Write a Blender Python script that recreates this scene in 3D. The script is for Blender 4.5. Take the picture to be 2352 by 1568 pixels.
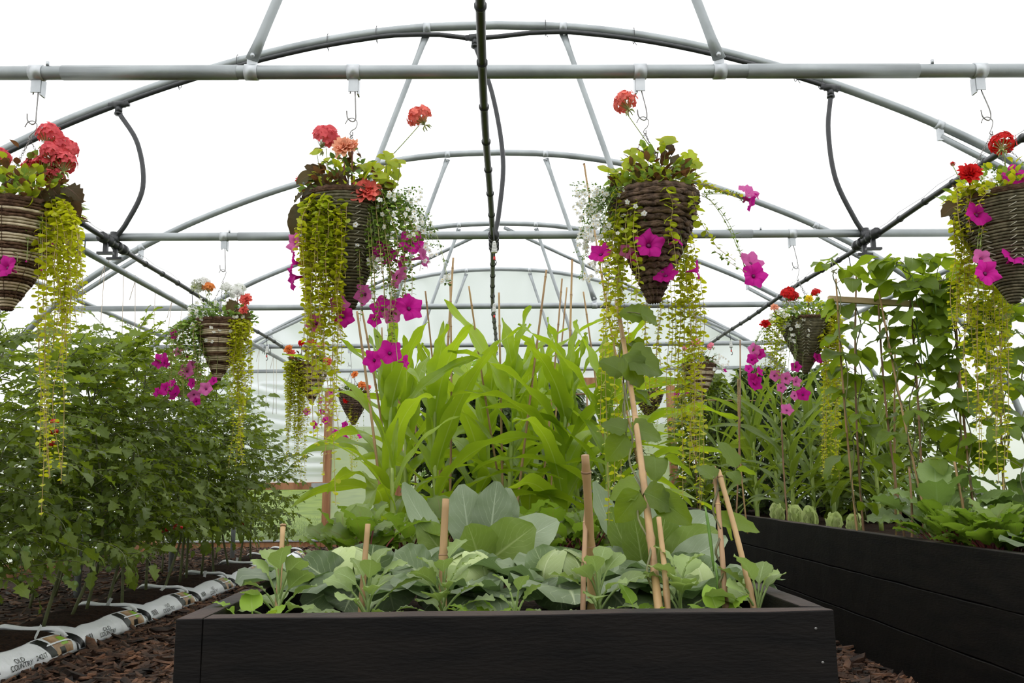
import bpy, math, random
from mathutils import Vector, Matrix, noise
V = Vector
PI = math.pi
R = random.Random(7)
for o in list(bpy.data.objects): bpy.data.objects.remove(o)
SC = bpy.context.scene
COL = SC.collection
# ---------------------------------------------------------------- camera
F = 1900.0                      # focal length in pixels of the 2352 px wide frame
EYE = V((0, 0, 0.80))
def _cam():
    rho = math.radians(0.56)
    ox, oy = 1150 - 1176, -(1105 - 784)
    a = ox*math.cos(rho) + oy*math.sin(rho); b = -ox*math.sin(rho) + oy*math.cos(rho)
    th = math.atan(-b/F); ps = math.atan(-a*math.cos(th)/F)
    r0 = V((math.cos(ps), -math.sin(ps), 0))
    f = V((math.sin(ps)*math.cos(th), math.cos(ps)*math.cos(th), math.sin(th)))
    u0 = r0.cross(f)
    return r0*math.cos(rho) - u0*math.sin(rho), r0*math.sin(rho) + u0*math.cos(rho), f
CR, CU, CF = _cam()
cd = bpy.data.cameras.new('camera'); cam = bpy.data.objects.new('camera', cd); COL.objects.link(cam)
m = Matrix.Identity(4)
for i in range(3): m[i][0] = CR[i]; m[i][1] = CU[i]; m[i][2] = -CF[i]; m[i][3] = EYE[i]
cam.matrix_world = m
cd.sensor_width = 36; cd.lens = 36*F/2352; cd.clip_start = 0.02; cd.clip_end = 400
SC.camera = cam
# ---------------------------------------------------------------- sky and exposure
SC.view_settings.view_transform = 'Standard'; SC.view_settings.look = 'None'
SC.view_settings.gamma = 1; SC.view_settings.use_curve_mapping = False
SC.view_settings.exposure = 0.0
W = bpy.data.worlds.new('overcast_sky'); SC.world = W; W.use_nodes = True
nt = W.node_tree; nt.nodes.clear()
out = nt.nodes.new('ShaderNodeOutputWorld'); bg = nt.nodes.new('ShaderNodeBackground')
tc = nt.nodes.new('ShaderNodeTexCoord'); sp = nt.nodes.new('ShaderNodeSeparateXYZ'); rp = nt.nodes.new('ShaderNodeValToRGB')
nt.links.new(tc.outputs['Generated'], sp.inputs[0]); nt.links.new(sp.outputs['Z'], rp.inputs[0])
rp.color_ramp.elements[0].position = 0.0; rp.color_ramp.elements[0].color = (.27, .285, .30, 1)
rp.color_ramp.elements[1].position = 0.92; rp.color_ramp.elements[1].color = (1, 1, 1, 1)
nt.links.new(rp.outputs[0], bg.inputs[0]); bg.inputs[1].default_value = 2.65
nt.links.new(bg.outputs[0], out.inputs[0])
cy = SC.cycles
cy.max_bounces = 8; cy.transparent_max_bounces = 12; cy.diffuse_bounces = 4; cy.glossy_bounces = 2; cy.transmission_bounces = 6
cy.caustics_reflective = False; cy.caustics_refractive = False
# a soft high cloud-veiled sun behind the camera's left shoulder
sd = bpy.data.lights.new('veiled_sun', 'SUN'); sd.energy = 1.0; sd.angle = math.radians(40); sd.color = (1, .97, .92)
so = bpy.data.objects.new('veiled_sun', sd); COL.objects.link(so); so.rotation_euler = (math.radians(28), math.radians(-14), 0); so.location = (-2, -2, 9)

# ---------------------------------------------------------------- pixel -> place
def ray(px, py):
    return (CF + CR*((px - 1176)/F) + CU*((784 - py)/F))
def at(px, py, Y=None, X=None, Z=None):
    d = ray(px, py)
    t = Y/d.y if Y is not None else (X/d.x if X is not None else (Z - EYE.z)/d.z)
    return EYE + d*t
def mpp(Y): return Y*1.03/F     # metres per pixel at distance Y

# ---------------------------------------------------------------- objects
def link(name, data, parent=None):
    o = bpy.data.objects.new(name, data); COL.objects.link(o)
    if parent: o.parent = parent
    return o
def tag(o, label=None, cat=None, group=None, kind=None):
    if label: o['label'] = label
    if cat: o['category'] = cat
    if group: o['group'] = group
    if kind: o['kind'] = kind
    return o
def thing(name, label, cat, loc=(0, 0, 0), group=None):
    o = link(name, None); o.location = loc; o.empty_display_size = .05
    tag(o, label, cat, group); o['_l'] = tuple(loc); return o
def base(p):
    """world offset of a part's mesh inside a thing"""
    return V(p['_l']) if p and '_l' in p else V((0, 0, 0))

class MB:
    def __init__(s): s.v = []; s.f = []; s.u = []; s.m = []; s.mi = 0; s.smooth = True
    def vert(s, p, uv=(0, 0)): s.v.append(tuple(p)); s.u.append(uv); return len(s.v) - 1
    def face(s, *i): s.f.append(i); s.m.append(s.mi)
    def tube(s, pts, r, n=8, cap=True, tw=0):
        pts = [V(p) for p in pts]; k = len(pts)
        rr = r if isinstance(r, (list, tuple)) else [r]*k
        t0 = (pts[1] - pts[0]).normalized()
        nrm = t0.orthogonal().normalized(); rings = []
        for i in range(k):
            t = (pts[min(i+1, k-1)] - pts[max(i-1, 0)])
            t = t.normalized() if t.length > 1e-9 else t0
            nrm = (nrm - t*nrm.dot(t)); nrm = nrm.normalized() if nrm.length > 1e-6 else t.orthogonal().normalized()
            b = t.cross(nrm)
            rings.append([s.vert(pts[i] + (nrm*math.cos(2*PI*j/n + tw*i) + b*math.sin(2*PI*j/n + tw*i))*rr[i], (j/n, i/max(1, k-1))) for j in range(n)])
        for i in range(k-1):
            for j in range(n):
                s.face(rings[i][j], rings[i][(j+1) % n], rings[i+1][(j+1) % n], rings[i+1][j])
        if cap: s.face(*rings[0][::-1]); s.face(*rings[-1])
        return s
    def box(s, lo, hi, M=None, uv=True):
        c = [V((x, y, z)) for z in (lo[2], hi[2]) for y in (lo[1], hi[1]) for x in (lo[0], hi[0])]
        if M is not None: c = [M @ p for p in c]
        i = [s.vert(p) for p in c]
        for q in ((0, 2, 3, 1), (4, 5, 7, 6), (0, 1, 5, 4), (2, 6, 7, 3), (0, 4, 6, 2), (1, 3, 7, 5)): s.face(*[i[j] for j in q])
        return s
    def lathe(s, prof, n=16, c=(0, 0, 0), M=None):
        rings = []
        for (r, z) in prof:
            rings.append([])
            for j in range(n):
                p = V((r*math.cos(2*PI*j/n), r*math.sin(2*PI*j/n), z))
                p = (M @ p) if M is not None else p + V(c)
                rings[-1].append(s.vert(p, (j/n, z)))
        for i in range(len(prof)-1):
            for j in range(n): s.face(rings[i][j], rings[i][(j+1) % n], rings[i+1][(j+1) % n], rings[i+1][j])
        s.face(*rings[0][::-1]); s.face(*rings[-1]); return s
    def leaf(s, M, L, Wd, prof, nl=8, nc=2, e0=0.0, arch=0.0, cup=0.0, wave=0.0, fr=9.0, ph=0.0, jag=0.0, twist=0.0):
        y = z = 0.0; rows = []
        for i in range(nl+1):
            t = i/nl; e = e0 - arch*t
            if i: y += L/nl*math.cos(e + arch/nl/2); z += L/nl*math.sin(e + arch/nl/2)
            w = Wd/2*prof(t)*(1 + (.07*noise.noise(V((t*5, ph*3, Wd*50))) if wave else 0))
            if jag: w *= 1 + jag*(1 if i % 2 else -1)
            ny, nz = -math.sin(e), math.cos(e); tw = twist*t; row = []
            for j in range(-nc, nc+1):
                q = j/nc; xx = q*w*math.cos(cup); h = abs(q)*w*math.sin(cup)
                if wave: h += wave*Wd*q*q*math.sin(fr*t*PI + ph + (1.7 if q > 0 else 0))
                if tw: xx, h = xx*math.cos(tw) - h*math.sin(tw), xx*math.sin(tw) + h*math.cos(tw)
                row.append(s.vert(M @ V((xx, y + ny*h, z + nz*h)), (q*.5 + .5, t)))
            rows.append(row)
        for i in range(nl):
            for j in range(2*nc): s.face(rows[i][j], rows[i][j+1], rows[i+1][j+1], rows[i+1][j])
        return s
    def fan(s, M, r, n=18, lobes=0, amp=0.0, cup=0.2, wav=0.0, notch=True, seg=2):
        c = s.vert(M @ V((0, 0, 0)), (.5, 0)); rings = []
        for k in range(1, seg+1):
            ring = []
            for j in range(n):
                a = 2*PI*j/n; rad = r*k/seg
                if lobes: rad *= 1 + amp*math.cos(lobes*a)*(k/seg)
                if notch:
                    dd = abs(((a + PI) % (2*PI)) - PI)   # notch at +x
                    rad *= 1 - .75*max(0, 1 - dd/.35)
                z = cup*r*(k/seg)**2 + wav*r*math.sin(3*a + r*99)*(k/seg)
                ring.append(s.vert(M @ V((rad*math.cos(a), rad*math.sin(a), z)), (a/(2*PI), k/seg)))
            rings.append(ring)
        for j in range(n):
            s.face(c, rings[0][j], rings[0][(j+1) % n])
            for k in range(seg-1): s.face(rings[k][j], rings[k+1][j], rings[k+1][(j+1) % n], rings[k][(j+1) % n])
        return s
    def mesh(s, name, mats, off=V((0, 0, 0))):
        me = bpy.data.meshes.new(name)
        vs = [(p[0]-off.x, p[1]-off.y, p[2]-off.z) for p in s.v] if off.length else s.v
        me.from_pydata(vs, [], s.f)
        for q in (mats if isinstance(mats, (list, tuple)) else [mats]): me.materials.append(q)
        uv = me.uv_layers.new(name='UVMap'); li = [0]*len(me.loops); me.loops.foreach_get('vertex_index', li)
        buf = [c for i in li for c in s.u[i]]; uv.data.foreach_set('uv', buf)
        if any(s.m): me.polygons.foreach_set('material_index', s.m)
        if s.smooth: me.polygons.foreach_set('use_smooth', [True]*len(s.f))
        me.update(); return me
    def build(s, name, mats, parent=None, world=True):
        return link(name, s.mesh(name, mats, base(parent) if world else V((0, 0, 0))), parent)

def bezier(p0, p1, p2, n=10):
    p0, p1, p2 = V(p0), V(p1), V(p2)
    return [p0*(1-t)**2 + p1*2*t*(1-t) + p2*t*t for t in [i/n for i in range(n+1)]]
def spline(pts, n=8):
    pts = [V(p) for p in pts]; P = [pts[0]*2 - pts[1]] + pts + [pts[-1]*2 - pts[-2]]; o = []
    for i in range(1, len(P)-2):
        a, b, c, d = P[i-1], P[i], P[i+1], P[i+2]
        for k in range(n):
            t = k/n; o.append((b*2 + (c-a)*t + (a*2 - b*5 + c*4 - d)*t*t + (b*3 - a - c*3 + d)*t**3)/2)
    return o + [pts[-1]]
def frame(p, d, up=V((0, 0, 1)), roll=0.0):
    """matrix with +Y along d and +Z towards up"""
    d = V(d).normalized(); x = d.cross(V(up))
    x = x.normalized() if x.length > 1e-5 else d.orthogonal().normalized()
    z = x.cross(d); M = Matrix.Identity(4)
    for i in range(3): M[i][0] = x[i]; M[i][1] = d[i]; M[i][2] = z[i]; M[i][3] = p[i]
    return M @ Matrix.Rotation(roll, 4, 'Y') if roll else M
def facing(p, n, spin=0.0):
    """matrix with +Z along n"""
    n = V(n).normalized(); x = n.orthogonal().normalized(); y = n.cross(x); M = Matrix.Identity(4)
    for i in range(3): M[i][0] = x[i]; M[i][1] = y[i]; M[i][2] = n[i]; M[i][3] = p[i]
    return M @ Matrix.Rotation(spin, 4, 'Z')
def inst(name, me, M, parent, s=1.0):
    o = link(name, me, parent); M = M.copy(); M.translation = M.translation - base(parent)
    o.matrix_local = M @ Matrix.Scale(s, 4); return o
# outlines of leaves, t from base to tip
ovate = lambda t: max(.02, math.sin(PI*min(1, t)**.75)**.85)
heart = lambda t: max(.02, min(1, (t/.12)**.5 if t < .12 else 1)*math.sin(PI*(.28 + .72*t))**.8 if t < 1 else .02)
lance = lambda t: max(.015, min(1, .45 + t*3.2)*(1 - t)**.62 if t < 1 else .01)
spoon = lambda t: max(.05, math.sin(PI*min(.985, t)**1.35)**.7)
strap = lambda t: max(.04, math.sin(PI*(.12 + .86*t))**.5)
widel = lambda t: max(.14, (math.sin(PI*min(.96, t*.97)**1.15)**.55)) if t > .1 else .2
petal = lambda t: max(.12, math.sin(PI*min(.93, t*.93)**1.2)**.6)

# ---------------------------------------------------------------- materials
def node_mat(name):
    m = bpy.data.materials.new(name); m.use_nodes = True; n = m.node_tree; n.nodes.clear()
    o = n.nodes.new('ShaderNodeOutputMaterial'); return m, n, o
def N(n, t, **k):
    x = n.nodes.new('ShaderNode' + t)
    for a, b in k.items():
        if a.startswith('_'): setattr(x, a[1:], b)
        else: x.inputs[a.replace('~', ' ')].default_value = b
    return x
def c4(c): return (c[0], c[1], c[2], 1)
def srgb(r, g, b):
    f = lambda v: (v/255/12.92) if v/255 <= .04045 else ((v/255 + .055)/1.055)**2.4
    return (f(r), f(g), f(b))
def mixc(n, fac, a, b, mode='MIX'):
    x = n.nodes.new('ShaderNodeMix'); x.data_type = 'RGBA'; x.blend_type = mode
    for i, s in ((0, fac), (6, a), (7, b)):
        if hasattr(s, 'is_linked') or hasattr(s, 'links'): n.links.new(s, x.inputs[i])
        else: x.inputs[i].default_value = s if i == 0 else c4(s)
    return x.outputs[2]
def math_(n, op, a, b=0.0, clamp=False):
    x = n.nodes.new('ShaderNodeMath'); x.operation = op; x.use_clamp = clamp
    for i, s in ((0, a), (1, b)):
        if hasattr(s, 'links'): n.links.new(s, x.inputs[i])
        else: x.inputs[i].default_value = s
    return x.outputs[0]
def surf_mat(name, c1, c2, rough=.5, metal=0.0, scale=8.0, bump=0.0, bscale=60.0, stretch=(1, 1, 1), spec=.5, isl=0.0, detail=4, coat=0):
    m, n, o = node_mat(name); b = N(n, 'BsdfPrincipled', Roughness=rough, Metallic=metal)
    b.inputs['Specular IOR Level'].default_value = spec
    tcn = N(n, 'TexCoord'); mp = N(n, 'Mapping'); mp.inputs['Scale'].default_value = stretch
    n.links.new(tcn.outputs['Object'], mp.inputs[0])
    nz = N(n, 'TexNoise', Scale=scale, Detail=detail); n.links.new(mp.outputs[0], nz.inputs['Vector'])
    rp = N(n, 'ValToRGB'); rp.color_ramp.elements[0].position = .35; rp.color_ramp.elements[1].position = .65
    rp.color_ramp.elements[0].color = c4(c1); rp.color_ramp.elements[1].color = c4(c2)
    n.links.new(nz.outputs[0], rp.inputs[0]); col = rp.outputs[0]
    if isl:
        g = N(n, 'NewGeometry'); oi = N(n, 'ObjectInfo')
        r = math_(n, 'FRACT', math_(n, 'ADD', g.outputs['Random Per Island'], oi.outputs['Random']))
        col = mixc(n, 1.0, col, (1, 1, 1), 'MULTIPLY'); hs = N(n, 'HueSaturation')
        n.links.new(math_(n, 'ADD', math_(n, 'MULTIPLY', r, isl*2), 1 - isl), hs.inputs['Value']); n.links.new(col, hs.inputs['Color']); col = hs.outputs[0]
    n.links.new(col, b.inputs['Base Color'])
    if bump:
        nb = N(n, 'TexNoise', Scale=bscale, Detail=5); n.links.new(mp.outputs[0], nb.inputs['Vector'])
        bp = N(n, 'Bump', Strength=bump, Distance=.01); n.links.new(nb.outputs[0], bp.inputs['Height']); n.links.new(bp.outputs[0], b.inputs['Normal'])
    n.links.new(b.outputs[0], o.inputs[0]); return m
def leaf_mat(name, c1, c2, trans=.4, rough=.42, vein=None, vw=.035, side=7.0, vstr=.7, spec=.45, tcol=None, isl=.22, bump=.25, edge=None, sv=True, crink=0):
    m, n, o = node_mat(name); g = N(n, 'NewGeometry'); oi = N(n, 'ObjectInfo')
    r = math_(n, 'FRACT', math_(n, 'ADD', math_(n, 'MULTIPLY', g.outputs['Random Per Island'], 3.7), oi.outputs['Random']))
    tcn = N(n, 'TexCoord'); nz = N(n, 'TexNoise', Scale=14.0, Detail=3); n.links.new(tcn.outputs['Object'], nz.inputs['Vector'])
    f = math_(n, 'ADD', math_(n, 'MULTIPLY', nz.outputs[0], .7), math_(n, 'MULTIPLY', r, .5))
    f = math_(n, 'SUBTRACT', f, .15, True); col = mixc(n, f, c1, c2)
    hs = N(n, 'HueSaturation'); n.links.new(math_(n, 'ADD', math_(n, 'MULTIPLY', r, isl*2), 1 - isl), hs.inputs['Value']); n.links.new(col, hs.inputs['Color']); col = hs.outputs[0]
    h = None
    if vein:
        sp_ = N(n, 'SeparateXYZ'); n.links.new(tcn.outputs['UV'], sp_.inputs[0])
        wob = N(n, 'TexNoise', Scale=9.0, Detail=2); n.links.new(tcn.outputs['UV'], wob.inputs['Vector'])
        u = math_(n, 'ABSOLUTE', math_(n, 'SUBTRACT', sp_.outputs[0], .5)); v = math_(n, 'ADD', sp_.outputs[1], math_(n, 'MULTIPLY', math_(n, 'SUBTRACT', wob.outputs[0], .5), .09))
        wm = math_(n, 'MULTIPLY', math_(n, 'SUBTRACT', 1.25, v), vw)
        mid = math_(n, 'SUBTRACT', 1.0, math_(n, 'DIVIDE', u, wm), True)
        h = mid
        if sv:
            s_ = math_(n, 'FRACT', math_(n, 'SUBTRACT', math_(n, 'MULTIPLY', v, side), math_(n, 'MULTIPLY', u, side*.9)))
            s_ = math_(n, 'ABSOLUTE', math_(n, 'SUBTRACT', s_, .5)); s_ = math_(n, 'SUBTRACT', 1.0, math_(n, 'MULTIPLY', s_, 13.0), True)
            h = math_(n, 'MAXIMUM', mid, math_(n, 'MULTIPLY', math_(n, 'MULTIPLY', s_, math_(n, 'SUBTRACT', 1.0, math_(n, 'MULTIPLY', u, 1.7), True)), .55))
        col = mixc(n, math_(n, 'MULTIPLY', h, vstr), col, vein)
    if edge:
        sp2 = N(n, 'SeparateXYZ'); n.links.new(tcn.outputs['UV'], sp2.inputs[0])
        e = math_(n, 'MULTIPLY', math_(n, 'SUBTRACT', sp2.outputs[1], .75), 4.0, True); col = mixc(n, e, col, edge)
    b = N(n, 'BsdfPrincipled', Roughness=rough); b.inputs['Specular IOR Level'].default_value = spec
    n.links.new(col, b.inputs['Base Color']); t = N(n, 'BsdfTranslucent')
    tc_ = mixc(n, .55, col, tcol) if tcol else col
    n.links.new(tc_, t.inputs[0])
    if bump:
        bp = N(n, 'Bump', Strength=bump, Distance=.006)
        nb = N(n, 'TexNoise', Scale=45.0 if not crink else crink, Detail=3); n.links.new(tcn.outputs['Object'], nb.inputs['Vector'])
        hh = nb.outputs[0] if h is None else math_(n, 'SUBTRACT', nb.outputs[0], math_(n, 'MULTIPLY', h, .8))
        n.links.new(hh, bp.inputs['Height']); n.links.new(bp.outputs[0], b.inputs['Normal'])
    mx = N(n, 'MixShader', Fac=trans); n.links.new(b.outputs[0], mx.inputs[1]); n.links.new(t.outputs[0], mx.inputs[2]); n.links.new(mx.outputs[0], o.inputs[0])
    return m
def sheet_mat(name, tr, tl, df, col=(.93, .94, .95), scol=None, bump=.0):
    """polythene film: part clear, part milky"""
    m, n, o = node_mat(name); a = N(n, 'BsdfTransparent', Color=c4(col)); b = N(n, 'BsdfTranslucent', Color=c4(scol or col)); c = N(n, 'BsdfDiffuse', Color=c4(scol or col))
    s = tr + tl + df
    if bump:
        tcn = N(n, 'TexCoord'); nb = N(n, 'TexNoise', Scale=3.0, Detail=4); n.links.new(tcn.outputs['Object'], nb.inputs['Vector'])
        bp = N(n, 'Bump', Strength=bump, Distance=.05); n.links.new(nb.outputs[0], bp.inputs['Height'])
        n.links.new(bp.outputs[0], b.inputs['Normal']); n.links.new(bp.outputs[0], c.inputs['Normal'])
    m1 = N(n, 'MixShader', Fac=df/(tl+df)); n.links.new(b.outputs[0], m1.inputs[1]); n.links.new(c.outputs[0], m1.inputs[2])
    m2 = N(n, 'MixShader', Fac=1 - tr/s); n.links.new(a.outputs[0], m2.inputs[1]); n.links.new(m1.outputs[0], m2.inputs[2])
    n.links.new(m2.outputs[0], o.inputs[0]); return m

M_ = {}
M_['steel'] = surf_mat('galvanised_steel', (.27, .29, .30), (.36, .385, .395), .42, .45, 5, .06, 90)
M_['post'] = surf_mat('dull_galvanised_post', (.34, .37, .40), (.46, .49, .52), .5, .1, 5)
M_['zinc'] = surf_mat('bright_zinc', (.40, .42, .44), (.54, .56, .58), .38, .55, 12)
M_['wire'] = surf_mat('steel_wire', (.16, .155, .15), (.26, .25, .24), .4, .6, 30)
M_['hose'] = surf_mat('black_hose_plastic', (.018, .019, .022), (.03, .031, .034), .38, 0, 20)
M_['white_pl'] = surf_mat('white_plastic', (.62, .62, .60), (.72, .72, .70), .45, 0, 10)
M_['red_pl'] = surf_mat('red_plastic', (.5, .015, .01), (.6, .03, .02), .4, 0, 10)
M_['cover'] = sheet_mat('tunnel_polythene', .16, .70, .14)
M_['endsheet'] = sheet_mat('end_polythene', .10, .62, .28, (.80, .83, .85))
M_['doorsheet'] = sheet_mat('door_polythene', .55, .25, .20, (.85, .88, .84), (.60, .64, .56))
M_['clear'] = sheet_mat('clear_film', .95, .03, .02, (.95, .97, .95))
M_['black_wood'] = surf_mat('black_stained_wood', (.0045, .004, .004), (.010, .008, .007), .6, 0, 5, .15, 40, (1, 1, 5), .16)
M_['worn_wood'] = surf_mat('worn_top_of_black_wood', (.012, .009, .008), (.045, .028, .022), .7, 0, 5, .4, 60, (1, 1, 3), .3)
M_['door_wood'] = surf_mat('larch_framing', (.24, .10, .045), (.42, .21, .10), .65, 0, 3, .2, 60, (5, 5, .5), .3)
M_['pale_wood'] = surf_mat('pale_batten', (.42, .30, .17), (.58, .44, .27), .65, 0, 3, .2, 60, (.5, 5, 5), .3)
M_['bamboo'] = surf_mat('bamboo', (.27, .155, .065), (.46, .30, .14), .5, 0, 9, .1, 60, (1, 1, .3), .4)
M_['bamboo_old'] = surf_mat('weathered_bamboo', (.20, .11, .06), (.36, .22, .12), .55, 0, 9, .1, 60, (1, 1, .3), .3)
M_['bark'] = surf_mat('bark_chip', (.010, .006, .004), (.135, .064, .034), .7, 0, 14, .5, 120, (1, 1, 1), .35, .75)
M_['bark_bed'] = surf_mat('bark_mulch', (.010, .006, .004), (.05, .024, .014), .9, 0, 40, .9, 60, (1, 1, 1), .2)
M_['soil'] = surf_mat('compost', (.012, .007, .005), (.035, .019, .012), .95, 0, 60, 1.0, 90, (1, 1, 1), .1)
M_['bag'] = surf_mat('white_bag_film', (.80, .82, .85), (.88, .89, .91), .33, 0, 5, .5, 22, (1, 1, 1), .5)
M_['print_black'] = surf_mat('black_print', (.006, .006, .006), (.010, .010, .010), .35)
M_['print_tan'] = surf_mat('tan_print', (.28, .15, .07), (.62, .42, .24), .35, 0, 14)
M_['print_green'] = surf_mat('green_print', (.25, .48, .02), (.34, .58, .04), .35)
M_['tag'] = surf_mat('plant_label_plastic', (.7, .72, .72), (.78, .8, .8), .4)
M_['twine'] = surf_mat('jute_twine', (.50, .42, .34), (.62, .54, .45), .9)
M_['field'] = surf_mat('meadow_ground', (.085, .125, .022), (.145, .19, .035), .9, 0, 2.2, .5, 8, (1, 1, 1), .1)
M_['blade'] = leaf_mat('grass_blade', (.10, .16, .025), (.18, .24, .04), .35, .5)
M_['net'] = surf_mat('netting', (.012, .02, .012), (.02, .03, .02), .6)
# leaves
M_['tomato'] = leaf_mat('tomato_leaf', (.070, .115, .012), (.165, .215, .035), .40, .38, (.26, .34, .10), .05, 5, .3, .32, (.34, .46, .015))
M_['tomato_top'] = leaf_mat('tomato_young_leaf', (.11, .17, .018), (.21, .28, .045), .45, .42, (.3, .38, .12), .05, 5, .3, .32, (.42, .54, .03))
M_['tstem'] = surf_mat('tomato_stem', (.085, .10, .035), (.16, .17, .07), .6, 0, 20, .2)
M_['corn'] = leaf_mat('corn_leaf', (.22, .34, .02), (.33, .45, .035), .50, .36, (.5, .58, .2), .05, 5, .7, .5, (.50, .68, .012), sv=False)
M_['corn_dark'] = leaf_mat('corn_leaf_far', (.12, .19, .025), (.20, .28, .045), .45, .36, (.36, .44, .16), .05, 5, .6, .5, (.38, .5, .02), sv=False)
M_['cstem'] = surf_mat('corn_stem', (.24, .34, .07), (.38, .46, .12), .5, 0, 12)
M_['cabbage'] = leaf_mat('cabbage_leaf', (.11, .155, .075), (.18, .235, .12), .25, .42, (.55, .62, .38), .05, 7, .75, .4, (.25, .42, .10), crink=30)
M_['cabhead'] = leaf_mat('cabbage_head_leaf', (.24, .32, .10), (.38, .45, .19), .2, .36, (.55, .62, .34), .05, 7, .75, .5, (.45, .6, .15))
M_['cauli'] = leaf_mat('cauliflower_leaf', (.22, .28, .17), (.33, .39, .26), .22, .5, (.55, .62, .46), .045, 8, .75, .35, (.25, .42, .08), crink=25)
M_['cauli2'] = leaf_mat('cauliflower_inner_leaf', (.15, .22, .04), (.23, .31, .07), .4, .45, (.46, .54, .22), .05, 8, .75, .4, (.30, .48, .05), crink=25)
M_['young'] = leaf_mat('seedling_leaf', (.21, .29, .085), (.31, .40, .15), .32, .45, (.46, .58, .30), .05, 5, .5, .35, (.40, .58, .08))
M_['young2'] = leaf_mat('seedling_yellow_leaf', (.20, .36, .03), (.34, .50, .06), .45, .45, (.5, .62, .2), .05, 4, .4, .4, (.5, .65, .04))
M_['beet'] = leaf_mat('beet_leaf', (.11, .18, .015), (.21, .30, .04), .4, .38, (.20, .10, .05), .05, 5, .5, .5, (.3, .5, .03), crink=20)
M_['beetstem'] = surf_mat('beet_stalk', (.09, .015, .02), (.20, .05, .04), .4)
M_['lettuce'] = leaf_mat('lettuce_leaf', (.46, .54, .19), (.68, .73, .38), .35, .45, (.70, .78, .50), .06, 6, .7, .4, (.5, .7, .15), crink=25)
M_['bean'] = leaf_mat('bean_leaf', (.095, .155, .012), (.165, .235, .026), .50, .42, (.2, .3, .07), .04, 6, .5, .4, (.36, .5, .012), crink=25)
M_['beanstem'] = surf_mat('bean_vine', (.08, .07, .03), (.16, .17, .06), .6, 0, 20)
M_['pod'] = surf_mat('bean_pod', (.12, .24, .04), (.18, .32, .06), .45)
M_['squash'] = leaf_mat('kohlrabi_leaf', (.15, .23, .06), (.24, .33, .11), .32, .45, (.34, .46, .22), .05, 5, .55, .35, (.3, .5, .06))
M_['pepper'] = leaf_mat('pepper_leaf', (.16, .30, .05), (.28, .43, .09), .45, .38, (.4, .52, .18), .05, 5, .5, .5, (.4, .6, .05))
M_['dark'] = leaf_mat('dark_bush_leaf', (.05, .09, .015), (.10, .15, .03), .35, .42)
M_['jenny'] = leaf_mat('creeping_jenny_leaf', (.38, .42, .015), (.58, .58, .03), .5, .42, None, spec=.4, tcol=(.72, .74, .015))
M_['jennyg'] = leaf_mat('creeping_jenny_green_leaf', (.30, .38, .02), (.46, .52, .04), .48, .42, None, spec=.4, tcol=(.6, .68, .02))
M_['jstem'] = surf_mat('trailing_stem', (.34, .22, .09), (.48, .36, .14), .6)
M_['gera'] = leaf_mat('geranium_leaf', (.28, .36, .02), (.44, .50, .04), .48, .45, None, spec=.35, tcol=(.55, .66, .02), edge=(.45, .42, .03))
M_['begleaf'] = leaf_mat('begonia_leaf', (.035, .035, .012), (.11, .10, .035), .45, .55, (.2, .10, .08), .05, 5, .6, .2, (.28, .08, .03))
M_['begstem'] = surf_mat('begonia_stalk', (.14, .04, .03), (.26, .09, .06), .4)
M_['pgreen'] = leaf_mat('petunia_leaf', (.16, .28, .03), (.32, .44, .08), .4, .5, None)
M_['bgreen'] = leaf_mat('bacopa_leaf', (.09, .18, .03), (.22, .33, .07), .35, .5, None)
M_['gstem'] = surf_mat('flower_stalk', (.26, .34, .10), (.40, .44, .16), .5)
M_['magenta'] = leaf_mat('magenta_petal', (.55, .008, .27), (.72, .02, .40), .42, .6, (.30, .003, .16), .12, 5, .6, .2, (.9, .02, .5), isl=.12, sv=False)
M_['pinkpet'] = leaf_mat('pink_petal', (.66, .10, .40), (.80, .22, .52), .45, .6, (.45, .04, .28), .12, 5, .5, .2, (.95, .2, .6), isl=.12, sv=False)
M_['throat'] = surf_mat('dark_throat', (.12, .005, .07), (.2, .02, .12), .6)
M_['coral'] = leaf_mat('coral_petal', (.72, .10, .09), (.86, .24, .18), .35, .6, None, isl=.18, tcol=(.95, .2, .15), spec=.2)
M_['rose'] = leaf_mat('rose_red_petal', (.60, .05, .08), (.78, .16, .17), .35, .6, None, isl=.2, tcol=(.95, .1, .1), spec=.2)
M_['scarlet'] = leaf_mat('scarlet_petal', (.45, .004, .006), (.68, .012, .012), .35, .6, None, isl=.2, tcol=(.85, .02, .01), spec=.2)
M_['peach'] = leaf_mat('peach_petal', (.84, .36, .22), (.90, .52, .36), .4, .6, None, isl=.12, tcol=(1, .5, .3), spec=.2)
M_['orange'] = leaf_mat('orange_petal', (.80, .22, .05), (.88, .36, .10), .4, .6, None, isl=.12, spec=.2)
M_['white'] = leaf_mat('white_petal', (.78, .78, .74), (.88, .88, .86), .4, .6, None, isl=.06, spec=.2)
M_['yellow'] = leaf_mat('yellow_petal', (.85, .62, .02), (.92, .74, .04), .4, .6, None, isl=.1, spec=.2)
M_['pinkg'] = leaf_mat('pink_geranium_petal', (.80, .20, .30), (.90, .36, .44), .4, .6, None, isl=.15, spec=.2)
M_['ripe'] = surf_mat('ripe_tomato', (.50, .012, .008), (.6, .025, .015), .22)
M_['unripe'] = surf_mat('green_tomato', (.17, .28, .06), (.24, .36, .10), .28)
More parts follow.
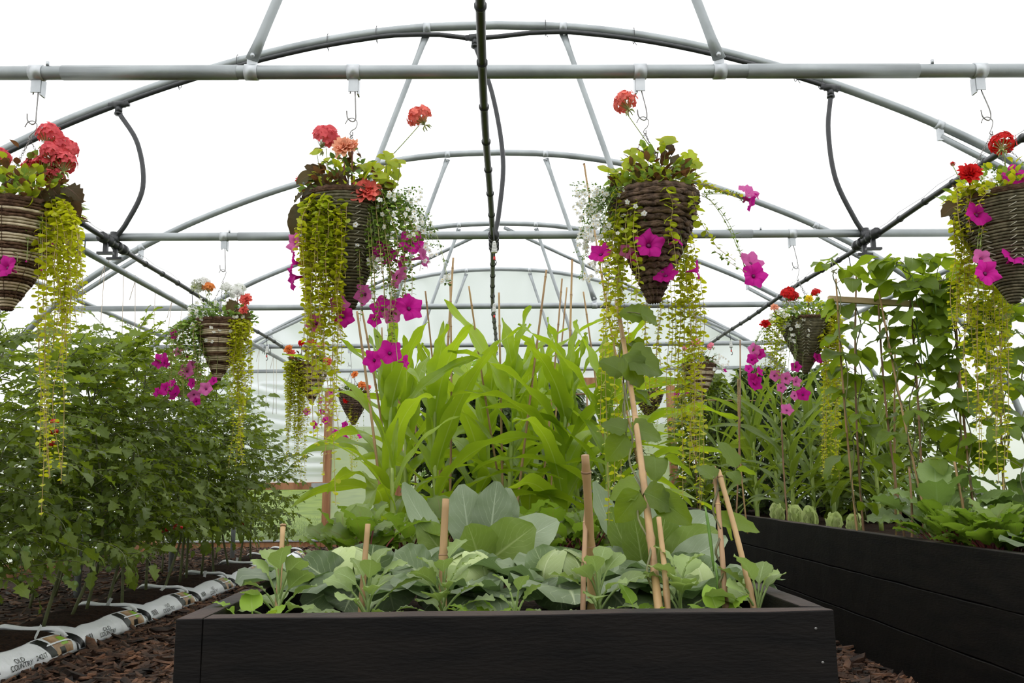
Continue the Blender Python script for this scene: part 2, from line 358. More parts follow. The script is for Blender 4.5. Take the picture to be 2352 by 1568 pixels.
# wicker
M_['cream'] = surf_mat('cream_raffia', (.46, .36, .24), (.70, .59, .43), .8, 0, 30, .4, 90, (1, 1, 1), .2, .15)
M_['brown'] = surf_mat('brown_twist', (.060, .030, .018), (.15, .085, .052), .85, 0, 60, .6, 120, (1, 1, 1), .2, .2)
M_['olive'] = surf_mat('olive_sea_grass', (.085, .075, .045), (.19, .165, .105), .85, 0, 40, .5, 120, (1, 1, 1), .2, .22)
M_['stitch'] = surf_mat('pale_stitch', (.34, .32, .24), (.50, .47, .38), .8)
M_['rope'] = surf_mat('dark_willow_rope', (.045, .026, .016), (.16, .10, .066), .7, 0, 45, .7, 90, (1, 1, 1), .3, .2)
# ================================================================ SETTING
PROF = [(0, 2.81), (.5, 2.79), (1.0, 2.72), (1.5, 2.60), (2.0, 2.44), (2.5, 2.24), (2.85, 2.07), (3.2, 1.87), (3.55, 1.62), (3.85, 1.34), (4.08, 1.04), (4.25, .70), (4.35, .34), (4.40, -.05), (4.40, -.80)]
def profile(off=0.0, n=5):
    half = spline([V((x, 0, z + .80)) for x, z in PROF], n)
    pts = [V((-p.x, 0, p.z)) for p in half[::-1]][:-1] + half
    if off:
        c = V((0, 0, .9)); pts = [p + (p - c).normalized()*off for p in pts]
        pts[0].z = pts[-1].z = 0
    return pts
HY = [0.77, 2.77, 4.77, 6.80, 8.80, 10.80]     # hoop stations
def hoop_z(X):
    pr = profile(0, 4); X = abs(X)
    for a, b in zip(pr[len(pr)//2:], pr[len(pr)//2+1:]):
        if a.x <= X <= b.x and b.x > a.x: return a.z + (b.z-a.z)*(X-a.x)/(b.x-a.x)
    return 1.0
# outside ground, a meadow that rises gently behind the tunnel
mb = MB(); n = 24; idx = []
for i in range(n+1):
    for j in range(n+1):
        x = -60 + 120*i/n; y = -30 + 130*j/n
        z = -.03 + max(0, y - 15)*.088*min(1, max(0, (y-15)/20)) + .1*noise.noise(V((x*.1, y*.1, 0)))*(1 if y > 14 else 0)
        idx.append(mb.vert((x, y, z)))
for i in range(n):
    for j in range(n): mb.face(idx[i*(n+1)+j], idx[(i+1)*(n+1)+j], idx[(i+1)*(n+1)+j+1], idx[i*(n+1)+j+1])
tag(mb.build('ground', M_['field']), 'mown green meadow outside the tunnel', kind='structure')
mb = MB(); rg = random.Random(3)
for k in range(15000):
    y = 11.0 + 9*rg.random()**1.6; x = -1.0 - rg.random()*y*.42
    if k % 4 == 0: x = 1 + rg.random()*4
    h = .05 + .09*rg.random(); a = rg.random()*6.28
    d = V((math.cos(a)*.35, math.sin(a)*.35, 1))
    mb.leaf(frame((x, y, -.03), d, V((0, -1, 0))), h, .012, lance, 2, 1, 0, .5)
tag(mb.build('grass', M_['blade']), 'long grass just outside the end of the tunnel', 'grass', kind='stuff')
# floor of bark mulch
mb = MB(); idx = []; nx, ny = 110, 170
for i in range(nx+1):
    for j in range(ny+1):
        x = -4.4 + 8.8*i/nx; y = -3 + 13.8*j/ny
        idx.append(mb.vert((x, y, .012*noise.noise(V((x*3, y*3, 0))) + .008*noise.noise(V((x*11, y*11, 5))))))
for i in range(nx):
    for j in range(ny): mb.face(idx[i*(ny+1)+j], idx[(i+1)*(ny+1)+j], idx[(i+1)*(ny+1)+j+1], idx[i*(ny+1)+j+1])
floor = mb.build('floor', M_['bark_bed']); floor['kind'] = 'structure'
def chip(rg, L, Wd, T):
    b = MB(); b.smooth = False; n = 6; top = []; bot = []
    for k in range(n):
        a = 2*PI*k/n; r = .75 + .5*rg.random()
        x = math.cos(a)*L/2*r; y = math.sin(a)*Wd/2*r; zc = T*2.2*(x/L)**2
        top.append(b.vert((x, y, zc + T/2))); bot.append(b.vert((x*1.06, y*1.1, zc - T/2)))
    b.face(*top); b.face(*bot[::-1])
    for k in range(n): b.face(top[k], bot[k], bot[(k+1) % n], top[(k+1) % n])
    return b
rg = random.Random(11)
chips = [chip(rg, .045 + .075*rg.random(), .012 + .022*rg.random(), .005 + .007*rg.random()) for _ in range(14)]
cm = [c.mesh('bark_chip', M_['bark']) for c in chips]
def chip_spot(near):
    while 1:
        if rg.random() < .72:
            y = 2.9 + (3.3 if near else 7.6)*rg.random()**(1.2 if near else 1.0); x = -3.9 + 3.3*rg.random() if not near else -2.0 + 1.35*rg.random()
        else:
            y = 2.6 + 2.6*rg.random(); x = .66 + .92*rg.random()
        return x, y
for k in range(290):
    x, y = chip_spot(True); e = Matrix.Rotation(rg.random()*6.28, 4, 'Z') @ Matrix.Rotation(rg.gauss(0, .32), 4, 'X') @ Matrix.Rotation(rg.gauss(0, .22), 4, 'Y')
    o = inst('bark_chip', cm[k % 14], Matrix.Translation((x, y, .026 + .012*rg.random())) @ e, floor, .8 + .7*rg.random())
mb = MB(); mb.smooth = False
for k in range(13000):
    x, y = chip_spot(k % 3 == 0); c = chips[rg.randrange(14)]; sc = .5 + .6*rg.random()
    if y > 9: y = 9 + rg.random()*1.6
    e = Matrix.Translation((x, y, .012 + .012*rg.random())) @ Matrix.Rotation(rg.random()*6.28, 4, 'Z') @ Matrix.Rotation(rg.gauss(0, .25), 4, 'X') @ Matrix.Rotation(rg.gauss(0, .2), 4, 'Y') @ Matrix.Scale(sc, 4)
    o0 = len(mb.v)
    for p in c.v: mb.vert(e @ V(p))
    for f in c.f: mb.face(*[i + o0 for i in f])
tag(mb.build('bark_mulch', M_['bark'], floor), kind='stuff')
# polythene cover, lofted over the hoops
mb = MB(); pr = profile(.035, 4); ys = [-3 + .46*i for i in range(31)]
rows = []
for y in ys:
    row = []
    for k, p in enumerate(pr):
        sag = -.012*abs(math.sin(PI*(y - .77)/2.0)); q = V((p.x, y, p.z)); c = V((0, y, .9))
        row.append(mb.vert(q + (q - c).normalized()*sag, (k/len(pr), y)))
    rows.append(row)
for a, b in zip(rows, rows[1:]):
    for k in range(len(pr)-1): mb.face(a[k], a[k+1], b[k+1], b[k])
tag(mb.build('ceiling', M_['cover']), 'white translucent polythene cover stretched over the hoops', kind='structure')
# end wall: sheet with fan pleats above, pulled folds at the left, framed doors in the middle
EY = 10.86
def inside(x, z): return abs(x) < 4.4 and z < hoop_z(x) + .01
def fold(x, z):
    a = math.atan2(z - .9, x); s = .030*math.sin(a*34 + 2*noise.noise(V((x, z, 0))))*min(1, max(0, (z-1.7)))
    if x < -1.9 and .9 < z < 2.1: s += .05*abs(math.sin((z + .12*x + .03*math.sin(x*4))*24))*min(1, (-1.9-x)*3)
    return s
mb = MB(); gx, gz = 300, 190; ids = {}
def gv(i, j):
    if (i, j) not in ids:
        x = -4.38 + 8.76*i/gx; z = min(3.62*j/gz, hoop_z(x)) if j else 0
        ids[(i, j)] = mb.vert((x, EY + fold(x, z), z))
    return ids[(i, j)]
HT = [hoop_z(-4.38 + 8.76*i/gx) for i in range(gx+1)]
_hz = hoop_z
hoop_z = lambda X: HT[max(0, min(gx, round((X + 4.38)/8.76*gx)))]
for i in range(gx):
    for j in range(gz):
        x = -4.38 + 8.76*(i+.5)/gx; z = 3.62*j/gz
        if z > max(HT[i], HT[i+1]): continue
        if -2.24 < x < 2.24 and z < 1.80: continue          # door opening
        if x < -2.28 and z < .74 and x > -4.1: continue      # clear window panel
        mb.face(gv(i, j), gv(i+1, j), gv(i+1, j+1), gv(i, j+1))
hoop_z = _hz
tag(mb.build('wall_back', M_['endsheet']), 'pleated white polythene closing the far end of the tunnel', kind='structure')
# timber door frame in the end wall
wd = M_['door_wood']
def plank(name, lo, hi, mat, parent=None, bev=.003):
    b = MB(); b.smooth = False; b.box(lo, hi); o = b.build(name, mat, parent)
    md = o.modifiers.new('edge', 'BEVEL'); md.width = bev; md.segments = 1; return o
fr = thing('trim_1', 'reddish timber frame around the far doorway', 'door frame', (0, EY-.05, 0)); fr['kind'] = 'structure'
for x in (-2.28, 2.20, -1.36, 1.30): plank('post', (x, EY-.09, 0), (x+.09, EY+.02, 2.02), wd, fr)
plank('header', (-1.40, EY-.10, 2.02), (1.42, EY+.02, 2.13), wd, fr)
plank('side_rail', (-4.3, EY-.07, .72), (-2.28, EY+.02, .81), wd, fr)
plank('side_rail', (2.29, EY-.07, .72), (4.3, EY+.02, .81), wd, fr)
plank('sill', (-4.35, EY-.07, 0), (4.35, EY+.02, .07), wd, fr)
pl = MB(); pl.smooth = False
for a in (-2.42,): pl.box((a, EY-.095, .735), (a+.22, EY-.09, .80))
for k in range(6):
    for q in (.755, .78): pl.box((-2.40+.033*k, EY-.099, q-.004), (-2.392+.033*k, EY-.094, q+.004))
tag(pl.build('nail_plate', M_['zinc'], fr), 'punched zinc plate joining side rail to post')
plank('drain_lip', (-4.3, EY-.085, .07), (-2.3, EY-.06, .095), M_['zinc'], fr)
for n_, (x0, x1) in enumerate(((-2.19, 0), (0, 2.20))):
    d = thing('door_%d' % (n_+1), ('left' if n_ == 0 else 'right') + ' far door of milky polythene on a timber frame', 'door', (x0, EY, 0)); d['kind'] = 'structure'
    s = MB(); g = 20; ii = []
    for i in range(g+1):
        for j in range(g+1): ii.append(s.vert((x0 + (x1-x0)*i/g, EY + .006*noise.noise(V((i*.4, j*.3, n_))), .02 + 1.79*j/g)))
    for i in range(g):
        for j in range(g): s.face(ii[i*(g+1)+j], ii[(i+1)*(g+1)+j], ii[(i+1)*(g+1)+j+1], ii[i*(g+1)+j+1])
    s.build('door_sheet', M_['doorsheet'], d)
    for zz in (.02,): plank('rail', (x0, EY+.01, zz), (x1, EY+.05, zz+.08), wd, d)
    for xx in ((x1-.07,) if n_ == 0 else (x0, x0+1.05)): plank('stile', (xx, EY+.01, .02), (xx+.06, EY+.05, 1.8), wd, d)
w = MB(); w.box((-4.2, EY-.004, .09), (-2.29, EY-.002, .73))
tag(w.build('window_1', M_['clear']), 'clear low film panel showing the meadow beside the far door', kind='structure')
def base_board(side):
    x = side*4.36
    tag(plank('baseboard_' + ('left' if side < 0 else 'right'), (x-.03, -3, 0), (x+.03, EY, .12), wd), kind='structure')
base_board(-1); base_board(1)

# ================================================================ TUNNEL FRAME
st = M_['steel']; zn = M_['zinc']
def clamp_on(parent, c, axis, r=.025, w=.045, name='clamp'):
    b = MB(); a = V(axis).normalized()*w/2; b.tube([c - a, c + a], r + .0035, 20); return b.build(name, zn, parent)
ordn = ['camera-side', 'nearest', 'second', 'third', 'fourth', 'farthest']
for k, y in enumerate(HY):
    if k < 1: continue
    h = thing('tunnel_hoop', {1: 'galvanised hoop whose feet stand beside the camera, above the nearest crossbar', 2: 'largest arched steel hoop in view, black hose tied beneath', 3: 'second arched steel hoop crossing behind the two middle baskets', 4: 'third arched steel hoop, above the bamboo cane tips', 5: 'farthest steel hoop framing the pleated end wall'}[k], 'hoop', (0, y, 0), 'arched steel hoops of the tunnel')
    b = MB(); b.tube([V((p.x, y, p.z)) for p in profile(0, 5)], .027, 12); b.build('pipe', st, h)
    for s in (-1, 1):
        # doubled reinforcing tube under the shoulder
        q0, q1 = (2.72, 3.30) if s > 0 else (-3.02, -3.55); a = V((q0, y, hoop_z(q0) - .075)); c = V((q1, y, hoop_z(q1) - .075))
        b = MB(); b.tube([a, c], .019, 10); b.build('shoulder_brace', st, h)
        for q in (q0, q1):
            cc = V((q, y, hoop_z(q))); tang = V((.1, 0, hoop_z(q+.05) - hoop_z(q-.05)))
            clamp_on(h, cc, tang, .027); b = MB(); b.smooth = False; b.box((q-.018, y-.012, cc.z-.10), (q+.018, y+.012, cc.z-.02)); b.build('bracket', zn, h)
    # sockets of the struts
    for X in (-.44, .41): clamp_on(h, V((X, y, hoop_z(X))), (1, 0, -.02 if X > 0 else .02), .027)
BZ = 2.25
hookx = {1: (85, 812, 1470, 2250), 2: (515, 1820), 3: (705, 1596), 4: (803, 1247, 1470), 5: ()}
bary = {1: (178, 172), 2: (543, 541), 3: (706, 702), 4: (795, 792), 5: (849, 847)}
for k in range(1, 6):
    y = HY[k]; X = 3.68
    t = thing('cross_bar', {1: 'thick steel crossbar across the top carrying the four nearest baskets', 2: 'second steel crossbar, with black pipe junctions at both sides', 3: 'third steel crossbar behind the two large middle baskets', 4: 'fourth steel crossbar just above the corn tips', 5: 'thin farthest steel crossbar in front of the end wall'}[k], 'crossbar', (0, y, BZ), 'horizontal steel crossbars')
    b = MB(); b.tube([V((-X, y, BZ)), V((-1.18, y, BZ)), V((1.42, y, BZ)), V((X, y, BZ))], .0245, 16); b.build('pipe', st, t)
    if k < 3:
        for sx in (-1.55, 1.52):
            b = MB(); b.tube([V((sx, y, BZ)), V((sx+.62*(1 if sx < 0 else -1), y, BZ))], .0262, 16); b.build('sleeve', st, t)
            b = MB(); b.tube([V((sx+.2*(1 if sx < 0 else -1)-.25*(1 if sx < 0 else -1), y-.012, BZ+.022)), V((sx-.05*(1 if sx < 0 else -1), y-.012, BZ+.036))], .006, 8); b.build('screw', zn, t)
    for X0 in (-.88, .80):
        clamp_on(t, V((X0, y, BZ)), (1, 0, 0))
        b = MB(); b.smooth = False; b.box((X0-.018, y-.004, BZ+.02), (X0+.018, y+.004, BZ+.06)); b.build('strut_lug', zn, t)
    for hx in hookx[k]:
        p = at(hx, sum(bary[k])/2, Y=y); p.z = BZ
        clamp_on(t, p, (1, 0, 0), name='hook_clamp')
        b = MB(); b.smooth = False
        b.box((p.x-.017, y-.004, BZ-.075), (p.x+.017, y, BZ-.02)); b.box((p.x+(.013 if p.x < 0 else -.019), y, BZ-.082), (p.x+(.019 if p.x < 0 else -.013), y+.03, BZ-.02)); b.build('hook_bracket', zn, t)
    # struts up to the hoop, flattened at both ends
    for s, (xb, xt) in enumerate(((-.88, -.44), (.80, .41))):
        a = V((xb, y-.006, BZ+.045)); c = V((xt, y-.006, hoop_z(xt) - .045)); d = c - a
        o = thing('diagonal_strut', ('left' if s == 0 else 'right') + ' slanted steel strut between ' + ordn[k] + ' crossbar and its hoop', 'strut', tuple(a), 'slanted struts over the crossbars')
        n_ = 16; pts = []; b = MB(); rings = []
        for i in range(n_+1):
            tt = i/n_*d.length; e = min(tt, d.length - tt); fl = max(0, 1 - e/.11)
            rx, ry = .0175*(1 + .45*fl), .0175*(1 - .8*fl); rings.append([])
            ax = d.cross(V((0, 1, 0))).normalized()
            for j in range(12):
                q = a + d*(tt/d.length) + ax*rx*math.cos(j*PI/6) + V((0, 1, 0))*ry*math.sin(j*PI/6); rings[-1].append(b.vert(q))
        for i in range(n_):
            for j in range(12): b.face(rings[i][j], rings[i][(j+1) % 12], rings[i+1][(j+1) % 12], rings[i+1][j])
        b.face(*rings[0][::-1]); b.face(*rings[-1])
        b.build('tube', st, o)
        for q in (a + d.normalized()*.014, c - d.normalized()*.014):
            b = MB(); b.tube([q - V((0, .014, 0)), q + V((0, .014, 0))], .008, 6); b.build('bolt', zn, o)
# longitudinal pipes
def long_pipe(name, label, cat, a, c, r, ties=()):
    t = thing(name, label, cat, tuple(a), 'long pipes running down the tunnel'); b = MB(); b.tube([a, c], r, 12); b.build('pipe', st, t); return t
long_pipe('crop_rail', 'steel rail running lengthwise above the tomato row, twine tied on it', 'rail', V((-2.50, 2.0, 2.195)), V((-2.50, 10.8, 2.195)), .021)
long_pipe('purlin', 'lengthwise steel purlin at the left shoulder of the hoops', 'pipe', V((-3.60, 4.7, 2.36)), V((-3.60, 10.8, 2.36)), .021)
long_pipe('purlin', 'lengthwise steel purlin at the right shoulder behind the bean vines', 'pipe', V((3.52, 4.7, 2.40)), V((3.52, 10.8, 2.40)), .021)
for s in (-1, 1):
    t = thing('corner_brace', ('left' if s < 0 else 'right') + ' long diagonal brace from third hoop crown to end wall', 'brace', (0, 8.8, 3.55)); b = MB()
    b.tube([V((s*.06, 8.8, 3.56)), V((s*3.3, 10.75, 2.60))], .019, 10); b.build('tube', st, t)
for k, y in enumerate((2.77, 4.77, 6.8, 8.8)):
    b = MB()
    for dx in (-.03, .03): b.tube([V((-2.5+dx, y-.035, 2.17)), V((-2.5+dx, y-.035, 2.27)), V((-2.5+dx, y+.035, 2.27)), V((-2.5+dx, y+.035, 2.17))], .004, 6)
    tag(b.build('u_bolt', zn), 'bright U-bolt tying crop rail to the ' + ordn[k+1] + ' crossbar', 'bolt')
for i, (px, py) in enumerate(((392, 1318), (176, 1372), (533, 1286))):
    p = at(px, py, Z=0); b = MB(); b.tube([V((p.x, p.y, -.02)), V((p.x, p.y, 1.35))], .024, 12)
    tag(b.build('support_post', M_['post']), 'grey steel post behind the tomatoes, ' + ('clearest one between bare stems', 'nearest to the camera', 'farthest from the camera')[i], 'post', 'posts behind the tomato row')
# ---------------------------------------------------------------- hoses
hs = M_['hose']
def collar(parent, p, d, r, w=.03, name='fitting'):
    b = MB(); d = V(d).normalized()*w/2; b.tube([p-d, p-d*.6, p-d*.6, p+d*.6, p+d*.6, p+d], [r*.8, r*.8, r, r, r*.8, r*.8], 12); return b.build(name, hs, parent)
def sprinkler(parent, p, drop):
    b = MB(); b.tube(spline([p, p + V((.006, 0, -.03)), p + V((.012, 0, -drop))], 4), .003, 6); b.build('feed_tube', hs, parent)
    q = p + V((.012, 0, -drop)); pr = []
    for i in range(7): pr += [(.010 + .0012*i, -.009*i), (.010 + .0012*i, -.009*i-.006), (.0075 + .001*i, -.009*i-.0065)]
    b = MB(); b.lathe([(.003, .006)] + pr + [(.004, -.066)], 12, q); b.build('weight', M_['white_pl'], parent)
    b = MB(); b.lathe([(.005, -.066), (.005, -.082), (.004, -.083)], 8, q); b.build('valve', hs, parent)
    b = MB(); b.lathe([(.006, -.083), (.007, -.1), (.005, -.103)], 8, q); b.build('nozzle_body', M_['red_pl'], parent)
    b = MB(); b.tube([q + V((.006, 0, -.103)), q + V((.011, 0, -.115)), q + V((.008, 0, -.13)), q + V((0, 0, -.131))], .0025, 6); b.lathe([(.006, -.134), (.004, -.128)], 8, q); b.build('nozzle_bridge', hs, parent)
def hose(label, X, y0, y1, sp):
    z0 = BZ - .045; t = thing('irrigation_hose', label, 'hose', (X, y0, z0), 'black irrigation pipes hung lengthwise')
    pts = [V((X + .008*math.sin(y*1.7), y, z0 - .012*math.sin(y*1.57)**2)) for y in [y0 + (y1-y0)*i/50 for i in range(51)]]
    b = MB(); b.tube(pts, .0155, 12); b.build('pipe', hs, t)
    for i in range(3, 49, 2): collar(t, pts[i], pts[i+1]-pts[i], .0195, .018, 'tie')
    b = MB(); b.tube([p + V((0, 0, .028 + .006*(i % 3))) for i, p in enumerate(pts)], .0012, 4); b.build('support_wire', M_['wire'], t)
    for y in sp:
        p = min(pts, key=lambda q: abs(q.y - y)); sprinkler(t, p, .10)
    return t
hoseL = hose('black irrigation pipe running lengthwise above the left tomato row', -2.27, 2.0, 8.9, (6.0, 8.0))
hoseC = hose('black irrigation pipe running down the very centre overhead', -.045, .8, 9.0, (4.35, 6.1, 7.7))
hoseR = hose('black irrigation pipe on the right passing over the bean vines', 2.20, 2.0, 8.9, (5.1, 7.8))
sup = thing('supply_hose', 'black supply hose tied under the largest hoop', 'hose', (0, 4.77, 3.5))
hp = lambda X, s=0: V((X, 4.745, hoop_z(X) - .047 - s))
pts = [hp(X) for X in [-4.0 + .16*i for i in range(22)]] + [hp(-.36, .02), hp(-.18, .05), hp(0, .045), hp(.2, .015), hp(.4)] + [hp(.5 + .16*i) for i in range(11)]
b = MB(); b.tube(spline(pts, 2), .0145, 10); b.build('pipe', hs, sup)
for X in (-3.2, -2.75, -1.95, -1.6, -1.05, -.75, .3, .85, 1.35, 1.85, 2.0):
    b = MB(); c = V((X, 4.765, hoop_z(X)-.012)); 
    b.tube([c + V((0, math.cos(a)*.034, math.sin(a)*.052)) for a in [i*PI/8 for i in range(17)]], .0022, 5); b.tube([c + V((0, -.02, -.05)), c + V((.012, -.03, -.08))], .0022, 5); b.build('cable_tie', hs, sup)
for i, (X, Xb, bulge) in enumerate(((-2.30, -2.27, .16), (-.14, -.03, .10), (2.05, 2.19, -.10))):
    p = hp(X) - V((0, 0, .0 if i != 1 else .045)); lab = ('left', 'central', 'right')[i]
    t = thing('drop_hose', lab + ' curved black hose dropping from the hoop to the second crossbar', 'hose', tuple(p), 'curved black drop hoses')
    q = V((Xb, 4.74, BZ - .02)); b = MB()
    pts = spline([p - V((0, 0, .05)), p.lerp(q, .3) + V((bulge*.75, 0, 0)), p.lerp(q, .62) + V((bulge, 0, 0)), p.lerp(q, .88) + V((bulge*.45, 0, 0)), q], 8); b.tube(pts, .0145, 10); b.build('pipe', hs, t)
    collar(t, p, (1, 0, .1*(-1 if X > 0 else 1)), .022, .12); collar(t, p - V((0, 0, .035)), (0, 0, 1), .021, .05); collar(t, p - V((0, 0, .06)), (0, 0, 1), .024, .02, 'nut')
    # junction wrapped over the crossbar
    z0 = BZ - .05
    for dy in (-.13, -.06, .05, .12): collar(t, V((Xb, 4.74 + dy, z0)), (0, 1, 0), .032, .055)
    collar(t, V((Xb, 4.74, z0)), (0, 1, 0), .026, .30, 'tee'); collar(t, V((Xb, 4.74, z0+.03)), (0, 0, 1), .028, .08)
    if i != 1:
        for dy in (-.09, .03):
            b = MB(); b.smooth = False; b.box((Xb-.012, 4.73+dy, z0-.075), (Xb+.012, 4.75+dy, z0-.02)); b.box((Xb-.045, 4.725+dy, z0-.088), (Xb+.045, 4.755+dy, z0-.075)); b.build('valve_lever', hs, t)
# strings from the crop rail
tw = M_['twine']
for i, (px, py, pyb) in enumerate(((241, 610, 820), (285, 608, 830), (312, 622, 800), (358, 650, 760), (396, 670, 800), (420, 688, 790), (596, 795, 900), (612, 800, 920), (628, 805, 930), (636, 806, 930))):
    p = at(px, py, X=-2.50); p.z = 2.175; b = MB(); L = p.z - at(px, pyb, Y=p.y).z + .1
    b.tube([p + V((0, 0, .0)), p + V((.02*math.sin(i), 0, -L*.5)), p + V((.02, 0, -L))], .0022, 5)
    b.tube([p + V((0, 0, .045)), p + V((.024, 0, .02)), p, p + V((-.024, 0, .02)), p + V((0, 0, .046))], .0028, 5)
    if i % 2 == 0: b.tube([p, p + V((-.01, -.01, -.06)), p + V((-.025, -.01, -.13))], .0022, 5)
    tag(b.build('twine', tw), 'thin pale twine on the crop rail, ' + ['leftmost, by the pipe junction', 'second from left, straight', 'third, with a loose knot tail', 'before the two bent tomato tips', 'beside the hanging white sprinkler', 'last one before the small white-flowered basket', 'first of the far four, by the far sprinkler', 'second of the far four', 'third of the far four', 'farthest of all'][i], 'twine', 'twines tied on the crop rail')
# ================================================================ RAISED BEDS
bw = M_['black_wood']; ww = M_['worn_wood']
def board(parent, lo, hi, top=False, name='board'):
    b = MB(); b.smooth = False; dx = hi[0]-lo[0]; dy = hi[1]-lo[1]; ax = 1 if dy > dx else 0; n = max(2, int(max(dx, dy)/.12)); rr = random.Random(int(lo[0]*991 + lo[1]*77 + lo[2]*13))
    ring = []
    for i in range(n+1):
        t = i/n; c = [(lo[0], lo[2]), (hi[0], lo[2]), (hi[0], hi[2]), (lo[0], hi[2])] if ax else [(lo[1], lo[2]), (hi[1], lo[2]), (hi[1], hi[2]), (lo[1], hi[2])]
        j = [rr.gauss(0, .0008) for _ in range(4)]; a = lo[ax] + (hi[ax]-lo[ax])*t
        ring.append([b.vert((q[0]+j[k], a, q[1]+j[k]) if ax else (a, q[0]+j[k], q[1]+j[k])) for k, q in enumerate(c)])
    for i in range(n):
        for k in range(4):
            b.mi = 1 if (k == 2 and top) else 0
            b.face(ring[i][k], ring[i][(k+1) % 4], ring[i+1][(k+1) % 4], ring[i+1][k])
    b.mi = 0; b.face(*ring[0][::-1]); b.face(*ring[-1])
    o = b.build(name, [bw, ww], parent); md = o.modifiers.new('edge', 'BEVEL'); md.width = .003; md.segments = 2; md.limit_method = 'ANGLE'; return o
def soil(parent, x0, x1, y0, y1, z, seed):
    b = MB(); nx_ = int((x1-x0)/.04); ny_ = int((y1-y0)/.04); ii = []
    for i in range(nx_+1):
        for j in range(ny_+1):
            x = x0 + (x1-x0)*i/nx_; y = y0 + (y1-y0)*j/ny_; ii.append(b.vert((x, y, z + .012*noise.noise(V((x*5, y*5, seed))) + .010*noise.noise(V((x*17, y*17, seed))))))
    for i in range(nx_):
        for j in range(ny_): b.face(ii[i*(ny_+1)+j], ii[(i+1)*(ny_+1)+j], ii[(i+1)*(ny_+1)+j+1], ii[i*(ny_+1)+j+1])
    b.build('soil', M_['soil'], parent)
TOP = .56; BH = .183
def bed(label, x0, x1, y0, y1, T=.048):
    t = thing('raised_bed', label, 'planter', (x0, y0, 0), 'black timber raised beds')
    for k in range(3):
        z1 = TOP - k*(BH+.004); z0 = max(0, z1 - BH)
        if k == 2: z0 = .0
        tp = k == 0
        board(t, (x0, y0, z0), (x0+T, y1, z1), tp); board(t, (x1-T, y0+T+.001, z0), (x1, y1, z1), tp)
        board(t, (x0+T+.001, y0, z0), (x1, y0+T, z1), tp); board(t, (x0+T, y1-T, z0), (x1-T, y1, z1), tp)
    for cx, cy_ in ((x0+T+.03, y0+T+.03), (x1-T-.03, y0+T+.03), (x0+T+.03, (y0+y1)/2), (x1-T-.03, (y0+y1)/2)): board(t, (cx-.03, cy_-.03, 0), (cx+.03, cy_+.03, TOP-.06), False, 'corner_post')
    soil(t, x0+T, x1-T, y0+T, y1-T, TOP-.085, x0); return t
bedF = bed('black stained raised bed in front, full of cabbages and corn', -.592, .612, 1.575, 9.7)
bedR = bed('black stained raised bed on the right, three boards high, lettuces along its edge', 1.62, 2.95, 1.3, 9.0)
for (px, py) in ((1874, 1443), (1890, 1521)):
    p = at(px, py, Y=1.575); b = MB(); b.lathe([(.0045, 0), (.0045, .002), (.002, .003)], 10, M=facing(p + V((0, .001, 0)), (0, -1, 0)) @ Matrix.Scale(.6, 4)); b.build('screw', M_['wire'], bedF)
SOIL = TOP - .085

